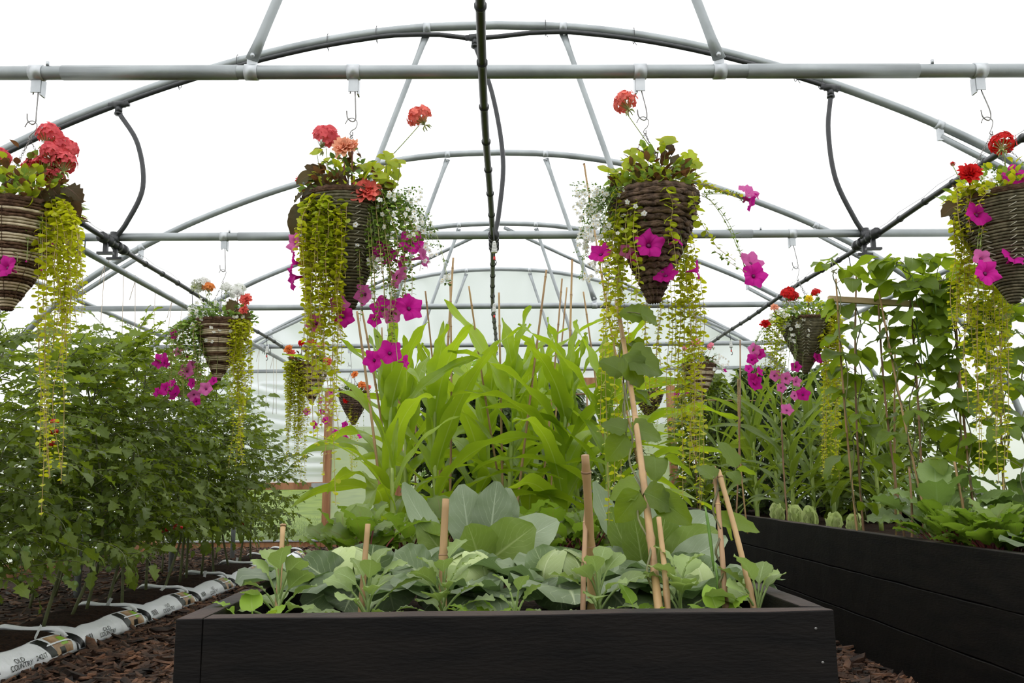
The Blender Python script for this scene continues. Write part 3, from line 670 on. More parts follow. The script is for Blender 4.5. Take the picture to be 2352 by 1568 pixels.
# ================================================================ GROW BAGS
def growbag(k, y0, L, xr, label):
    Wd, H = .44, .105; t = thing('grow_bag', label, 'grow bag', (xr - Wd/2, y0, 0), 'white grow bags in a row under the tomatoes'); cx = xr - Wd/2
    rr = random.Random(k+5)
    def sf(u, a, off=0.0):
        """u along the bag 0..1, a angle from right-bottom (0) over the top (pi) to left-bottom"""
        e = min(u, 1-u); pin = min(1, (e/.16))**.45 if e > 0 else 0; pin = .50 + .50*pin
        ca, sa = math.cos(a), math.sin(a); rx = Wd/2*(.80 + .20*pin); rz = H*pin
        x = rx*math.copysign(abs(ca)**.7, ca); z = rz*abs(sa)**.75
        x += .003*math.sin(u*13 + a*3 + k) + .006*noise.noise(V((u*9, a*3, k))); z += .004*math.sin(u*11 + k)*sa
        n = V((ca, 0, sa)); return V((cx + x, y0 + u*L, .015 + z)) + n*off
    b = MB(); nu, na = 46, 28; g = []
    for i in range(nu+1): g.append([b.vert(sf(i/nu, PI*j/na), (i/nu, j/na)) for j in range(na+1)])
    for i in range(nu):
        for j in range(na): b.face(g[i][j], g[i+1][j], g[i+1][j+1], g[i][j+1])
    b.face(*[q[0] for q in g][::-1] + [q[-1] for q in g]); b.face(*g[0]); b.face(*g[-1][::-1])
    b.build('bag_film', M_['bag'], t)
    # opening with compost
    b = MB(); nu2, nv = 30, 16; g = []
    for i in range(nu2+1):
        u = .10 + .80*i/nu2; g.append([])
        for j in range(nv+1):
            a = 1.05 + 1.62*j/nv; e = (1 - abs(2*i/nu2-1)**3)*(1 - abs(2*j/nv-1)**3)
            g[-1].append(b.vert(sf(u, a, .002 + .022*e) + V((0, 0, .012*e*noise.noise(V((u*12, a*4, k)))))))
    for i in range(nu2):
        for j in range(nv): b.face(g[i][j], g[i+1][j], g[i+1][j+1], g[i][j+1])
    b.build('compost', M_['soil'], t)
    # turned-back flap of film at the far end of the opening
    b = MB(); fl = [sf(.93, .8 + 1.9*j/14, .012 + .010*math.sin(j*.9)) for j in range(15)]; fl2 = [p + V((0, -.05 - .03*math.sin(j/14*PI), .028*math.sin(j/14*PI))) for j, p in enumerate(fl)]
    i1 = [b.vert(p) for p in fl]; i2 = [b.vert(p) for p in fl2]; i3 = [b.vert(p + V((0, .03, .012))) for p in fl2]
    for q, w_ in ((i1, i2), (i2, i3)):
        for j in range(14): b.face(q[j], q[j+1], w_[j+1], w_[j])
    f_ = b.build('flap', M_['bag'], t)
    b = MB()
    for j in range(0, 13, 2):
        q = [(fl2[j+d] + V((0, .014 + e*.0, .010))) for d, e in ((0, 0), (1, 0))]; a_, c_ = q; b.face(*[b.vert(p) for p in (a_ + V((0, -.008, .004)), c_ + V((0, -.008, .004)), c_ + V((0, .010, .006)), a_ + V((0, .010, .006)))])
    b.build('flap_print', M_['print_green'], f_)
    def patch(name, mat, u0, u1, a0, a1, off=.0016, sk=0.0, n=10, m_=8):
        b = MB(); g = []
        for i in range(n+1): g.append([b.vert(sf(min(1, max(0, u0 + (u1-u0)*i/n + sk*(j/m_))), a0 + (a1-a0)*j/m_, off)) for j in range(m_+1)])
        for i in range(n):
            for j in range(m_): b.face(g[i][j], g[i+1][j], g[i+1][j+1], g[i][j+1])
        return b.build(name, mat, t)
    patch('black_print', M_['print_black'], .62, .70, .12, 1.0, .0016, -.05)
    patch('picture_print', M_['print_tan'], .69, .90, .10, .98)
    patch('green_print', M_['print_green'], .785, .85, .42, .86, .0026)
    patch('black_print', M_['print_black'], .74, .80, .10, .36, .0026)
    patch('strap', M_['bag'], .62, .90, .55, .62, .006, .02)
    patch('black_print', M_['print_black'], .955, 1.0, .05, 2.6, .003)
    patch('black_print', M_['print_black'], 0.0, .03, .05, 1.2, .003)
    for q in range(6): patch('barcode_bar', M_['print_black'], .065 + .012*q, .065 + .012*q + (.007 if q % 2 else .004), .2, .5, .0018, 0, 2, 3)
    def text(s, u, a, h, wd=1.0):
        cu = bpy.data.curves.new('txt', 'FONT'); cu.body = s; cu.size = 1.0; cu.align_x = 'CENTER'; to = bpy.data.objects.new('txt', cu); COL.objects.link(to)
        dg = bpy.context.evaluated_depsgraph_get(); me = bpy.data.meshes.new_from_object(to.evaluated_get(dg)); bpy.data.objects.remove(to)
        for v in me.vertices: v.co = sf(u + v.co.x*h*wd/L, a + v.co.y*h/H*.85, .003) - base(t)
        me.materials.append(M_['print_black']); link('lettering', me, t)
    text('OLD', .33, .36, .034); text('COUNTRY', .33, .14, .034)
    if k == 0: text('24217', .53, .2, .034)
    text('O C', .42, 1.05, .03)
    return t
bagY = [3.46, 4.24, 5.03, 5.84, 6.65, 7.43, 8.22]
bagL = ['nearest white grow bag with the largest black lettering, running out of frame', 'second white grow bag from the camera, a bark chip leaning on it', 'third white grow bag from the camera with black tie and green print', 'fourth white grow bag, its end hidden by the corner of the front bed', 'fifth white grow bag, beside the edge of the front bed', 'sixth white grow bag, small and distant beyond a leaning cane', 'farthest white grow bag near the end wall']
for k in range(7):
    growbag(k, bagY[k], .765, -2.03, bagL[k])

# ================================================================ LEAF LIBRARIES
def lib(name, mat, fn, n, seed):
    o = []
    for k in range(n):
        b = MB(); fn(b, random.Random(seed*100+k)); o.append(b.mesh(name, mat))
    return o
I4 = Matrix.Identity(4)
def tom_leaf(b, r, L=.24, fl=0):
    arch = (.5 + .9*r.random())*(1 - .5*fl); e0 = .35; y = z = 0; n = 8; pts = [V((0, 0, 0))]
    for i in range(n):
        e = e0 - arch*i/n; y += L/n*math.cos(e); z += L/n*math.sin(e); pts.append(V((.01*math.sin(i), y, z)))
    b.mi = 1; b.tube(pts, [.003 - .0002*i for i in range(n+1)], 4, False); b.mi = 0
    for i, sz in ((2, .038), (3, .064), (4, .035), (5, .075), (6, .045)):
        for s in (-1, 1):
            d = V((s*.95, .5 + .2*r.random(), (-.15 - .35*r.random())*(1 - .8*fl)))
            b.leaf(frame(pts[i] + V((s*.006, 0, 0)), d, V((0, 0, 1)), r.gauss(0, .35)), sz*(.8 + .4*r.random())*.92, sz*.42, ovate, 7, 1, .1, (.7 + .6*r.random())*(1 - .3*fl), .3, .10, 6, r.random()*6, .27)
    b.leaf(frame(pts[-1], pts[-1]-pts[-2], V((0, 0, 1)), r.gauss(0, .3)), .085, .046, ovate, 7, 1, 0, .6, .25, .1, 6, r.random()*6, .27)
TL = lib('leaf', [M_['tomato'], M_['tstem']], tom_leaf, 8, 1)
TLm = lib('leaf', [M_['tomato'], M_['tstem']], lambda b, r: tom_leaf(b, r, .23, 1), 6, 5)
TLt = lib('leaf', [M_['tomato_top'], M_['tstem']], lambda b, r: tom_leaf(b, r, .18, 1), 6, 2)
def bean_leaf(b, r):
    L = .05 + .03*r.random(); pts = bezier((0, 0, 0), (0, L*.6, L*.5), (0, L*1.2, L*.3), 5); b.mi = 1; b.tube(pts, .0016, 4, False); b.mi = 0; e = pts[-1]
    for ang, sz in ((0, .135), (-1.5, .115), (1.5, .115)):
        d = V((math.sin(ang), math.cos(ang)*.9 + .25, -.35 - .6*r.random())); q = e + V((0, .03 if ang == 0 else 0, -.004))
        s_ = sz*.84*(.8 + .35*r.random()); b.leaf(frame(q, d, V((0, .3, 1)), r.gauss(0, .3)), s_, s_*.80, heart, 8, 2, .1, .5 + .5*r.random(), .18, .05, 4, r.random()*6)
BL = lib('leaf', [M_['bean'], M_['beanstem']], bean_leaf, 8, 3)

# ================================================================ TOMATOES
def tomato(base_, H, n, bare, label, group, seed, sp=.20, fruit=False, scale=1.0):
    r = random.Random(seed); t = thing('tomato_plant', label, 'tomato plant', tuple(base_), group); B = V(base_)
    pts = spline([B, B + V((r.gauss(.02, .04), r.gauss(0, .04), H*.3)), B + V((r.gauss(-.05, .05), r.gauss(0, .05), H*.62)), B + V((r.gauss(-.08, .05), r.gauss(0, .06), H))], 6)
    b = MB(); b.tube(pts, [.0092 - .0055*i/len(pts) for i in range(len(pts))], 7); b.build('stem', M_['tstem'], t)
    for k in range(n):
        f = (k + r.random())/n; z = bare + (1 - bare)*f**.88; i = min(len(pts)-2, int(z*(len(pts)-1))); p = pts[i].lerp(pts[i+1], r.random())
        a = k*2.4 + r.gauss(0, .4); w = sp*(1 - .55*max(0, f-.6)/.4)
        off = V((math.cos(a), math.sin(a), 0))
        p = p + off*w*r.random()**.7*(1.0 if f < .85 else .3) + V((0, 0, r.gauss(0, .03)))
        d = off + V((0, 0, r.gauss(-.05, .3) if f < .8 else r.gauss(.35, .3)))
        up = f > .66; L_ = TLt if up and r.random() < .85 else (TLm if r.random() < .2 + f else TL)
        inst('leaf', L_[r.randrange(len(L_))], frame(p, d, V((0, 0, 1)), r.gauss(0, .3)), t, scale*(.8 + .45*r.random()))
    if fruit:
        zc = bare*H; fi = MB(); fi.lathe([(.002, .017), (.010, .0145), (.0165, .004), (.0165, -.006), (.010, -.0145), (.002, -.016)], 10)
        fm = fi.mesh('fruit', M_['unripe']); 
        for q in range(2):
            c = B + V((.05 + .12*r.random(), -.10*r.random(), .44 - .12*q + .1*r.random())); tr = MB(); pp = [c + V((-.03, 0, .06)), c, c + V((.02, 0, -.07)), c + V((.02, 0, -.14))]
            tr.tube(spline(pp, 4), .0022, 5); s_ = tr.build('truss', M_['tstem'], t)
            for w in range(5):
                p = c + V((.022*(-1)**w + .008, .01*math.sin(w), -.03*w)); inst('fruit', fm, Matrix.Translation(p), t, .8 + .5*r.random())
    for q in range(5):
        b = MB(); zz = .45 + .5*r.random(); p = pts[int(zz*(len(pts)-1))] + V((r.gauss(.1, .1), r.gauss(-.05, .1), 0))
        for w in range(5):
            c = p + V((r.gauss(0, .018), r.gauss(0, .018), r.gauss(0, .018)))
            for a in range(5): b.leaf(frame(c, (math.cos(a*1.257), math.sin(a*1.257), .2)), .010, .005, lance, 2, 1)
        b.build('flower_cluster', M_['yellow'], t)
    return t
stems = [(1, 1504), (72, 1485), (171, 1441), (218, 1421), (254, 1410), (305, 1394), (343, 1383), (373, 1366), (420, 1352), (459, 1341), (478, 1336), (514, 1325), (536, 1316), (558, 1305), (583, 1297), (602, 1289)]
wt = ['leftmost tomato plant, its bare stem cut by the frame edge', 'second tomato plant from the camera in the nearest grow bag', 'tomato plant with short bare stem carrying green tomatoes', 'fourth tomato plant, leaning bare stem in the second grow bag', 'fifth tomato plant, upright pale stem beside a white plant label', 'sixth tomato plant, in front of the third bag', 'seventh tomato plant, in third grow bag from the camera', 'tomato plant with a white label at its foot, middle of the row', 'ninth tomato plant, slim dark stem in the fourth bag', 'tenth tomato plant of the row from the camera', 'eleventh tomato plant, close beside the tenth', 'twelfth tomato plant, in the fifth grow bag', 'tomato plant just before the last two bags', 'third tomato plant from the far end of the row', 'last but one tomato plant toward the end wall', 'farthest tomato plant, standing against the meadow window']
rt = random.Random(21)
for k, (px, py) in enumerate(stems):
    p = at(px, py, Z=.115); p.x = min(-2.24, max(-2.52, p.x)); H = (1.62 + .14*math.sin(k*1.7)) if p.y < 7 else 1.52 + .1*math.sin(k*2)
    H = [1.32, 1.36, 1.38, 1.40, 1.43, 1.5, 1.62, 1.5, 1.48, 1.5, 1.54, 1.5, 1.48, 1.42, 1.3, 1.08][k]
    tomato(p, H, 112 if p.y < 6.5 else 84, .27, wt[k], 'tomato plants in the grow bags', 300+k, .26, k < 6)
for k, (x, y) in enumerate([(-2.6, 3.55), (-2.95, 4.25), (-3.15, 4.95), (-3.05, 5.6), (-3.2, 6.2), (-3.1, 6.9), (-3.0, 7.6), (-3.1, 8.3), (-3.0, 9.0), (-3.55, 5.3), (-3.6, 6.6), (-3.6, 7.9)]):
    tomato((x, y, .02), 1.18 + .12*math.sin(k*2.1), 64, .22, 'tomato plant in the back row behind the ' + ['leftmost striped basket', 'small red tomatoes', 'long yellow strand', 'first twines', 'second U-bolt', 'white flowered basket', 'small basket petunias', 'far twines', 'last grow bag', 'nearest steel post', 'middle crop rail', 'far steel post'][k] + ', only leaves showing', 'tomato plants of the back row', 400+k, .32)
rp_ = MB(); rp_.lathe([(.003, .020), (.018, .019), (.030, .008), (.032, -.003), (.025, -.018), (.010, -.026), (.002, -.026)], 16)
for i in range(5): rp_.mi = 1; rp_.leaf(frame((0, 0, .022), (math.cos(i*1.257), math.sin(i*1.257), .25)), .022, .008, lance, 3, 1, 0, .8)
rm = rp_.mesh('tomato', [M_['ripe'], M_['tstem']])
for i, (px, py, Y, s_, l) in enumerate(((409, 1210, 5.3, .95, 'large ripe red tomato low in the foliage above the steel post'), (378, 1216, 5.6, .8, 'red tomato half hidden behind leaves beside the large ripe one'), (125, 968, 3.7, .6, 'small red tomato beside hanging yellow strand, upper left'), (124, 990, 3.7, .6, 'small red tomato just under another, upper left'), (556, 1200, 7.2, .9, 'red tomato at the far end of the tomato row'), (121, 1018, 3.7, .5, 'lowest of the three small red tomatoes at upper left'))):
    p = at(px, py, Y=Y); o = link('tomato', rm); o.location = p; o.scale = (s_,)*3; tag(o, l, 'tomato', 'ripe red tomatoes')
    b = MB(); b.tube(bezier(V((0, 0, .02)), V((-.01, .02, .08)), V((-.05, .10, .12)), 5), .0025, 5); q = link('fruit_stalk', b.mesh('fruit_stalk', M_['tstem']), o)
for i, (px, py) in enumerate(((82, 1462), (244, 1394), (365, 1360), (469, 1328), (543, 1295), (189, 1224))):
    p = at(px, py, Z=.125) if i < 5 else at(px, py, Y=4.6); b = MB(); b.smooth = False; r = random.Random(i); Mx = Matrix.Translation(p) @ Matrix.Rotation(r.gauss(.1, .3), 4, 'Y') @ Matrix.Rotation(r.gauss(0, .5), 4, 'Z')
    b.box((-.010, -.0007, -.01), (.010, .0007, .055), Mx); b.box((-.004, -.0007, -.03), (.004, .0007, -.01), Mx)
    tag(b.build('plant_label', M_['tag']), 'small white plastic plant label ' + ('in the nearest grow bag', 'between stems of the second grow bag', 'leaning by the mid-row tomato stem', 'in the fifth grow bag, tiny', 'upright at the far end of the tomato row', 'caught up in the tomato leaves')[i], 'plant label', 'white plant labels')

# ================================================================ CORN
def corn(x, y, z0, H, seed, mat, label, group, n=10, Wd=.095, Lm=.62, tip=None):
    r = random.Random(seed); B = V((x, y, z0)); t = thing('corn_plant', label, 'corn plant', tuple(B), group)
    top = B + V((r.gauss(0, .03), r.gauss(0, .03), H*.62)); b = MB(); pts = spline([B, B.lerp(top, .5) + V((r.gauss(0, .01), 0, 0)), top], 6)
    b.tube(pts, [.015 - .008*i/len(pts) for i in range(len(pts))], 8); b.build('stem', M_['cstem'], t)
    a0 = r.random()*PI
    for k in range(n):
        f = k/(n-1); p = B.lerp(top, .10 + .9*f); a = a0 + (k % 2)*PI + r.gauss(0, .5)
        d = V((math.cos(a), math.sin(a)*.9, 0)); L = Lm*(.62 + .55*math.sin(PI*min(1, .25 + .7*f)))*(.85 + .3*r.random())
        e0 = 1.05 + .42*f + r.gauss(0, .05); arch = (1.9 - 1.45*f**1.3) + r.gauss(0, .3)
        if f > .85: e0 = 1.45; arch = .15 + .25*r.random(); L *= .85
        b = MB(); b.leaf(frame(p, d, V((0, 0, 1)), 0), L, Wd*(.75 + .4*r.random()), lance, 18, 2, e0, max(.05, arch), .32, .10, 5 + 3*r.random(), r.random()*6, 0, r.gauss(0, .7))
        b.build('leaf', mat, t)
    return t
ctag = {0: 'leftmost tall corn plant, its long leaf arching left over the flowers', 1: 'bright corn plant second from left, in front row', 2: 'tallest corn plant, in the middle behind the cauliflower', 3: 'bright corn plant right of centre with folded leaf tip', 4: 'corn plant at the right end of the front bed behind bean leaves', 5: 'corn plant behind the leftmost one', 6: 'corn plant in second row, left of centre', 7: 'corn plant in second row under centre hose', 8: 'corn plant in second row, right of centre canes', 9: 'corn plant in second row at far right of the front bed', 10: 'low young corn plant at the left edge with drooping tips', 11: 'corn plant in third row, left', 12: 'corn plant in third row, right'}
cs = [(885, 3.75, 1.16), (1008, 3.85, 1.20), (1165, 3.95, 1.34), (1285, 3.8, 1.14), (1400, 3.75, 1.06), (940, 4.4, 1.18), (1085, 4.4, 1.16), (1215, 4.5, 1.22), (1330, 4.4, 1.20), (1415, 4.35, 1.16), (915, 3.5, .62), (1030, 4.9, 1.22), (1275, 4.9, 1.25)]
for k, (px, Y, H) in enumerate(cs):
    p = at(px, 1150, Y=Y); corn(max(-.52, min(.54, p.x)), Y, SOIL, H, 900+k, M_['corn'], ctag[k], 'bright green corn in the front bed', 12 if k != 10 else 7, .122 if k != 10 else .05, .62 if k != 10 else .42)
rc = random.Random(5)
ct2 = ['at the near left edge of the right bed', 'directly behind the lettuces', 'standing under the petunias of the small basket', 'beside the second bamboo cane of the right bed', 'in the middle of the right bed', 'next to the trailing yellow strands', 'at the back of the right bed', 'in the far left corner of the right bed', 'close to the netting', 'right of the small striped basket', 'last one before the bean vines']
for k, (x, y) in enumerate([(1.80, 5.9), (1.86, 5.35), (2.05, 5.5), (2.0, 6.1), (2.3, 5.8), (2.35, 5.2), (2.5, 6.4), (1.82, 6.7), (2.1, 6.9), (1.8, 7.4), (2.6, 5.5)]):
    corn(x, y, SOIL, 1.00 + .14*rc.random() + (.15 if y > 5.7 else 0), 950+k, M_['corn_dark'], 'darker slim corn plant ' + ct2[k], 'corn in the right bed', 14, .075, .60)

# ================================================================ BUSHES BEHIND
def bush(name, label, cat, c, rx, ry, H, n, L, mat, seed, group=None, asp=.5):
    r = random.Random(seed); t = thing(name, label, cat, (c[0], c[1], c[2]), group); B = V(c); b = MB()
    for k in range(5):
        e = B + V((r.gauss(0, rx*.4), r.gauss(0, ry*.4), H*.8)); b.tube(spline([B, B.lerp(e, .5) + V((r.gauss(0, .03), r.gauss(0, .03), 0)), e], 4), .006, 5)
    b.build('stem', M_['tstem'], t); b = MB()
    for k in range(n):
        f = r.random()**.8; a = r.random()*6.28; q = math.sqrt(r.random()); w = math.sin(PI*min(1, .2 + .75*f))**.5
        p = B + V((math.cos(a)*rx*q*w, math.sin(a)*ry*q*w, .04 + H*f)); d = V((math.cos(a) + r.gauss(0, .5), math.sin(a) + r.gauss(0, .5), r.gauss(-.2, .4)))
        s_ = L*(.6 + .7*r.random()); b.leaf(frame(p, d, V((0, 0, 1)), r.gauss(0, .5)), s_, s_*asp, ovate, 4, 1, .2, .8, .2)
    o = b.build('foliage', mat, t); o['kind'] = 'stuff'; return t
for k, (x, y, h) in enumerate([(-.32, 5.35, .92), (.0, 5.5, .92), (.33, 5.4, .95), (-.15, 6.1, .9), (.3, 6.2, .92)]):
    bush('tomato_bush', 'dark leafy bush behind the corn in the front bed, ' + ('left one', 'middle one behind netting', 'right one', 'further back left', 'further back right')[k], 'bush', (x, y, SOIL), .30, .24, h, 1100, .085, M_['dark'], 50+k, 'dark bushes behind the corn')
for k, (x, y, h) in enumerate([(-.42, 6.7, 1.22), (-.12, 6.9, 1.27), (.18, 6.8, 1.28), (.45, 7.0, 1.22), (-.3, 7.6, 1.25), (.1, 7.8, 1.3)]):
    bush('pepper_plant', 'pale green pepper plant rising behind the corn tips, ' + ('leftmost', 'left of the centre hose', 'under the centre hose', 'rightmost', 'rear left', 'rear right')[k], 'pepper plant', (x, y, SOIL), .22, .22, h, 420, .10, M_['pepper'], 70+k, 'pepper plants behind the corn', .42)
for k, (x, y, h) in enumerate([(1.95, 7.9, 1.3), (2.4, 7.7, 1.3), (2.75, 7.2, 1.25), (2.1, 8.5, 1.3), (2.6, 8.4, 1.35), (3.3, 7.9, 1.5), (3.5, 6.9, 1.2), (3.6, 9.2, 1.5), (1.45, 10.2, 1.2), (2.7, 6.2, 1.0)]):
    bush('climbing_bush', 'dark dense green bush behind the right-hand corn, ' + ('left front', 'middle front', 'right front', 'left rear', 'middle rear', 'against the tunnel side', 'behind the bean canes', 'in the far right corner', 'beside the far door', 'low between corn and beans')[k], 'bush', (x, y, SOIL if k not in (5, 6, 7, 8) else 0), .34, .3, h if k not in (5, 6, 7, 8) else h+.2, 1500, .085, M_['dark'] if k % 3 else M_['tomato'], 90+k, 'dark bushes behind the right-hand corn')
# garden netting behind the corn
def net(label, x0, x1, y, z0, z1, s=.022):
    t = thing('garden_net', label, 'netting', (x0, y, z0)); b = MB(); r = random.Random(4)
    nx_ = int((x1-x0)/s); nz_ = int((z1-z0)/s)
    for i in range(nx_+1): x = x0 + i*s; b.tube([(x, y, z0), (x + .004, y + .01*math.sin(i*.5), (z0+z1)/2), (x, y, z1)], .0011, 3, False)
    for i in range(nz_+1): z = z0 + i*s; b.tube([(x0, y, z), ((x0+x1)/2, y + .008, z - .006), (x1, y, z)], .0011, 3, False)
    b.build('mesh', M_['net'], t); b = MB(); b.tube([(x0, y, z1), ((x0+x1)/2, y, z1-.012), (x1, y, z1)], .005, 6); b.build('top_cane', M_['bamboo_old'], t)
    for x in (x0, x1): b = MB(); b.tube([(x, y, SOIL-.02), (x, y, z1+.05)], .005, 6); b.build('support_cane', M_['bamboo_old'], t)
net('dark green plant netting stretched across the front bed behind the corn', -.52, .54, 5.12, SOIL, 1.33)
net('green plant netting behind the right-hand corn', 1.72, 2.75, 7.35, SOIL+.1, 1.50)

# ================================================================ CABBAGES, CAULIFLOWERS, YOUNG PLANTS
def sph_leaf(b, R_, az, w, z0, z1, lift=0.0, n=8):
    g = []
    for i in range(n+1):
        t = i/n; el = z0 + (z1-z0)*t; ww_ = w*math.sin(PI*(.18 + .7*t))**.6; g.append([])
        for j in range(7):
            q = j/6*2-1; a = az + q*ww_/max(.25, math.cos(el))*.8; rr = R_*(1 + lift*(abs(q)**2 + t**2) + .02*math.cos(q*9))
            g[-1].append(b.vert(V((rr*math.cos(el)*math.cos(a), rr*math.cos(el)*math.sin(a), rr*math.sin(el)*.92)), (q*.5+.5, t)))
    for i in range(n):
        for j in range(6): b.face(g[i][j], g[i][j+1], g[i+1][j+1], g[i+1][j])
def cabbage(p, Rh, label, seed, nl=10, LL=.20, group='cabbages in the front bed'):
    r = random.Random(seed); t = thing('cabbage', label, 'cabbage', tuple(p), group); P = V(p); C = P + V((0, 0, .055))
    b = MB(); b.lathe([(.012, -.06), (.010, .0), (.01, .01)], 8, C); b.build('stump', M_['cstem'], t)
    b = MB()
    b.lathe([(Rh*.3, -Rh*.85), (Rh*.8, -Rh*.5), (Rh*.95, 0), (Rh*.78, Rh*.52), (Rh*.35, Rh*.84), (.002, Rh*.9)], 18, (0, 0, 0))
    for k in range(5): sph_leaf(b, Rh*(1.02 + .02*k), k*2.4 + seed, .85, -.7, 1.35, .06)
    for i, q in enumerate(b.v): b.v[i] = tuple(C + V((0, 0, Rh*.8)) + V(q))
    b.build('head', M_['cabhead'], t)
    for k in range(nl - 1):
        a = k*2.4 + r.gauss(0, .12) + seed; d = V((math.cos(a), math.sin(a), 0)); front = -math.sin(a); inner = k % 4 == 3
        el = (.75 - .4*max(0, front) + .15*r.random()) if inner else (.30 - .25*max(0, front) + .2*r.random()); L = LL*(.85 + .3*r.random())*((.62 - .1*max(0, -front)) if inner else 1.05 + .18*max(0, front))
        if inner and front > .45: continue
        b = MB(); b.leaf(frame(C + d*.012 - V((0, 0, .02)), d), L, L*1.0, widel, 14, 6, el + .45, (.9 if not inner else .1) + r.gauss(0, .15), .22 if not inner else .45, .04, 7, r.random()*6, .015)
        b.build('outer_leaf', M_['cabbage'], t)
    return t
CB1 = cabbage((at(800, 1320, Y=2.2).x, 2.2, SOIL-.015), .066, 'cabbage with pale round head at the left of the front bed', 1, 11, .23)
CB2 = cabbage((at(1078, 1330, Y=2.12).x, 2.12, SOIL-.02), .064, 'cabbage with glossy pale head in the middle, behind a cane', 2, 11, .21)
CB3 = cabbage((at(1292, 1330, Y=2.15).x, 2.15, SOIL-.02), .064, 'cabbage with tall cupped leaf, right of centre in the front bed', 3, 11, .22)
CB4 = cabbage((at(1590, 1350, Y=2.12).x, 2.12, SOIL-.03), .055, 'cabbage at the right side of the front bed, mostly leaves', 4, 11, .20)
cabbage((1.85, 2.78, SOIL), .06, 'cabbage at the near end of the right bed, cut by frame edge', 5, 11, .22, 'cabbages in the right bed')
def leaf_pt(parent, name, p0, p1, Wd, mat, nrm=(0, -1, .35), arch=.5, prof=spoon, cup=.2, wave=.03, stem=None, sr=.004, nl=14, nc=4, ph=0.0):
    p0 = V(p0); p1 = V(p1); d = p1 - p0; L = d.length; b = MB()
    b.leaf(frame(p0, d, V(nrm)), L*(1 + arch*arch/24), Wd, prof, nl, nc, arch/2, arch, cup, wave, 8, ph)
    o = b.build(name, mat, parent)
    if stem is not None: b = MB(); b.tube(bezier(stem, V(stem).lerp(p0, .5) + V((0, 0, .01)), p0.lerp(p1, .04), 6), [sr*1.4]+[sr]*6, 6); b.build('stalk', M_['young'] if name != 'leaf_blade' else M_['beanstem'], parent)
    return o
for cb, lst in ((CB1, [(800, 1365, 692, 1288, 105, 2.12, .5, -.2), (835, 1330, 695, 1392, 80, 2.02, .9, .3), (850, 1350, 858, 1250, 150, 2.30, .5, 0), (885, 1320, 905, 1402, 125, 2.02, .8, 0), (780, 1340, 765, 1262, 95, 2.28, .4, 0), (820, 1350, 790, 1405, 120, 1.99, .7, 0)]),
        (CB2, [(990, 1335, 905, 1278, 108, 2.08, .4, .2), (1085, 1340, 1145, 1378, 88, 2.03, .7, 0), (1075, 1335, 1100, 1392, 115, 2.0, .7, 0), (1040, 1330, 1010, 1262, 100, 2.2, .3, 0), (1100, 1340, 1120, 1268, 90, 2.2, .4, -.2), (1030, 1350, 975, 1400, 105, 1.99, .7, .1)]),
        (CB3, [(1275, 1375, 1228, 1258, 108, 2.16, .4, .1), (1300, 1330, 1312, 1258, 150, 2.28, .5, 0), (1265, 1372, 1168, 1322, 66, 2.05, .5, .2), (1282, 1325, 1290, 1400, 125, 2.0, .8, 0), (1330, 1360, 1400, 1290, 90, 2.12, .5, -.2), (1370, 1335, 1440, 1400, 130, 2.0, .9, 0)]),
        (CB4, [(1505, 1335, 1422, 1300, 46, 2.10, .5, 0), (1560, 1365, 1424, 1320, 52, 2.03, .5, 0), (1580, 1365, 1645, 1292, 118, 2.12, .5, -.1), (1655, 1385, 1702, 1308, 66, 2.05, .5, 0), (1570, 1350, 1560, 1405, 120, 1.98, .8, 0), (1560, 1350, 1545, 1270, 110, 2.2, .4, 0), (1620, 1350, 1650, 1402, 100, 1.98, .8, 0)])):
    for i, (x0, y0, x1, y1, w, Y, ar, fx) in enumerate(lst):
        leaf_pt(cb, 'outer_leaf', at(x0, y0, Y=Y + .03), at(x1, y1, Y=Y), w*mpp(Y), M_['cabbage'], (fx, -1, .6), ar, widel, .18, .04, None, .004, 16, 6, i*1.3 + x0)
def cauli(px, Y, label, seed, specs):
    p = at(px, 1300, Y=Y); p.z = SOIL; t = thing('cauliflower_plant', label, 'cauliflower', tuple(p), 'big blue-green leafy cauliflower plants'); C = p + V((0, 0, .07))
    b = MB(); b.tube([p, C], [.018, .014], 8); b.build('stump', M_['cstem'], t)
    for (x0, y0, x1, y1, w, dy, m, arch, face) in specs:
        q0 = at(x0, y0, Y=Y + dy*.4); q1 = at(x1, y1, Y=Y + dy)
        leaf_pt(t, 'leaf', q0, q1, w*mpp(Y), M_['cauli'] if m == 0 else M_['cauli2'], (face, -1, .25), arch, spoon if m < 2 else ovate, .16, .035, C + (q0-C)*.1, .007, 16, 4, x0)
cauli(1115, 2.85, 'big blue-green cauliflower plant with upright leaves behind middle cabbage', 1, [
    (1085, 1295, 1060, 1112, 95, .02, 0, .25, .1), (1120, 1290, 1142, 1105, 88, -.02, 0, .3, -.1), (1140, 1290, 1168, 1120, 80, .06, 0, .3, -.3), (1050, 1290, 925, 1108, 62, -.05, 0, -.7, .8),
    (1130, 1300, 1282, 1195, 92, -.05, 0, .9, -.4), (1095, 1310, 1228, 1208, 110, -.16, 1, .3, -.1), (1110, 1315, 1075, 1205, 100, -.2, 1, .2, .2), (1030, 1290, 960, 1200, 70, -.1, 1, .6, .3), (1080, 1260, 1108, 1130, 60, .1, 1, .2, .3)])
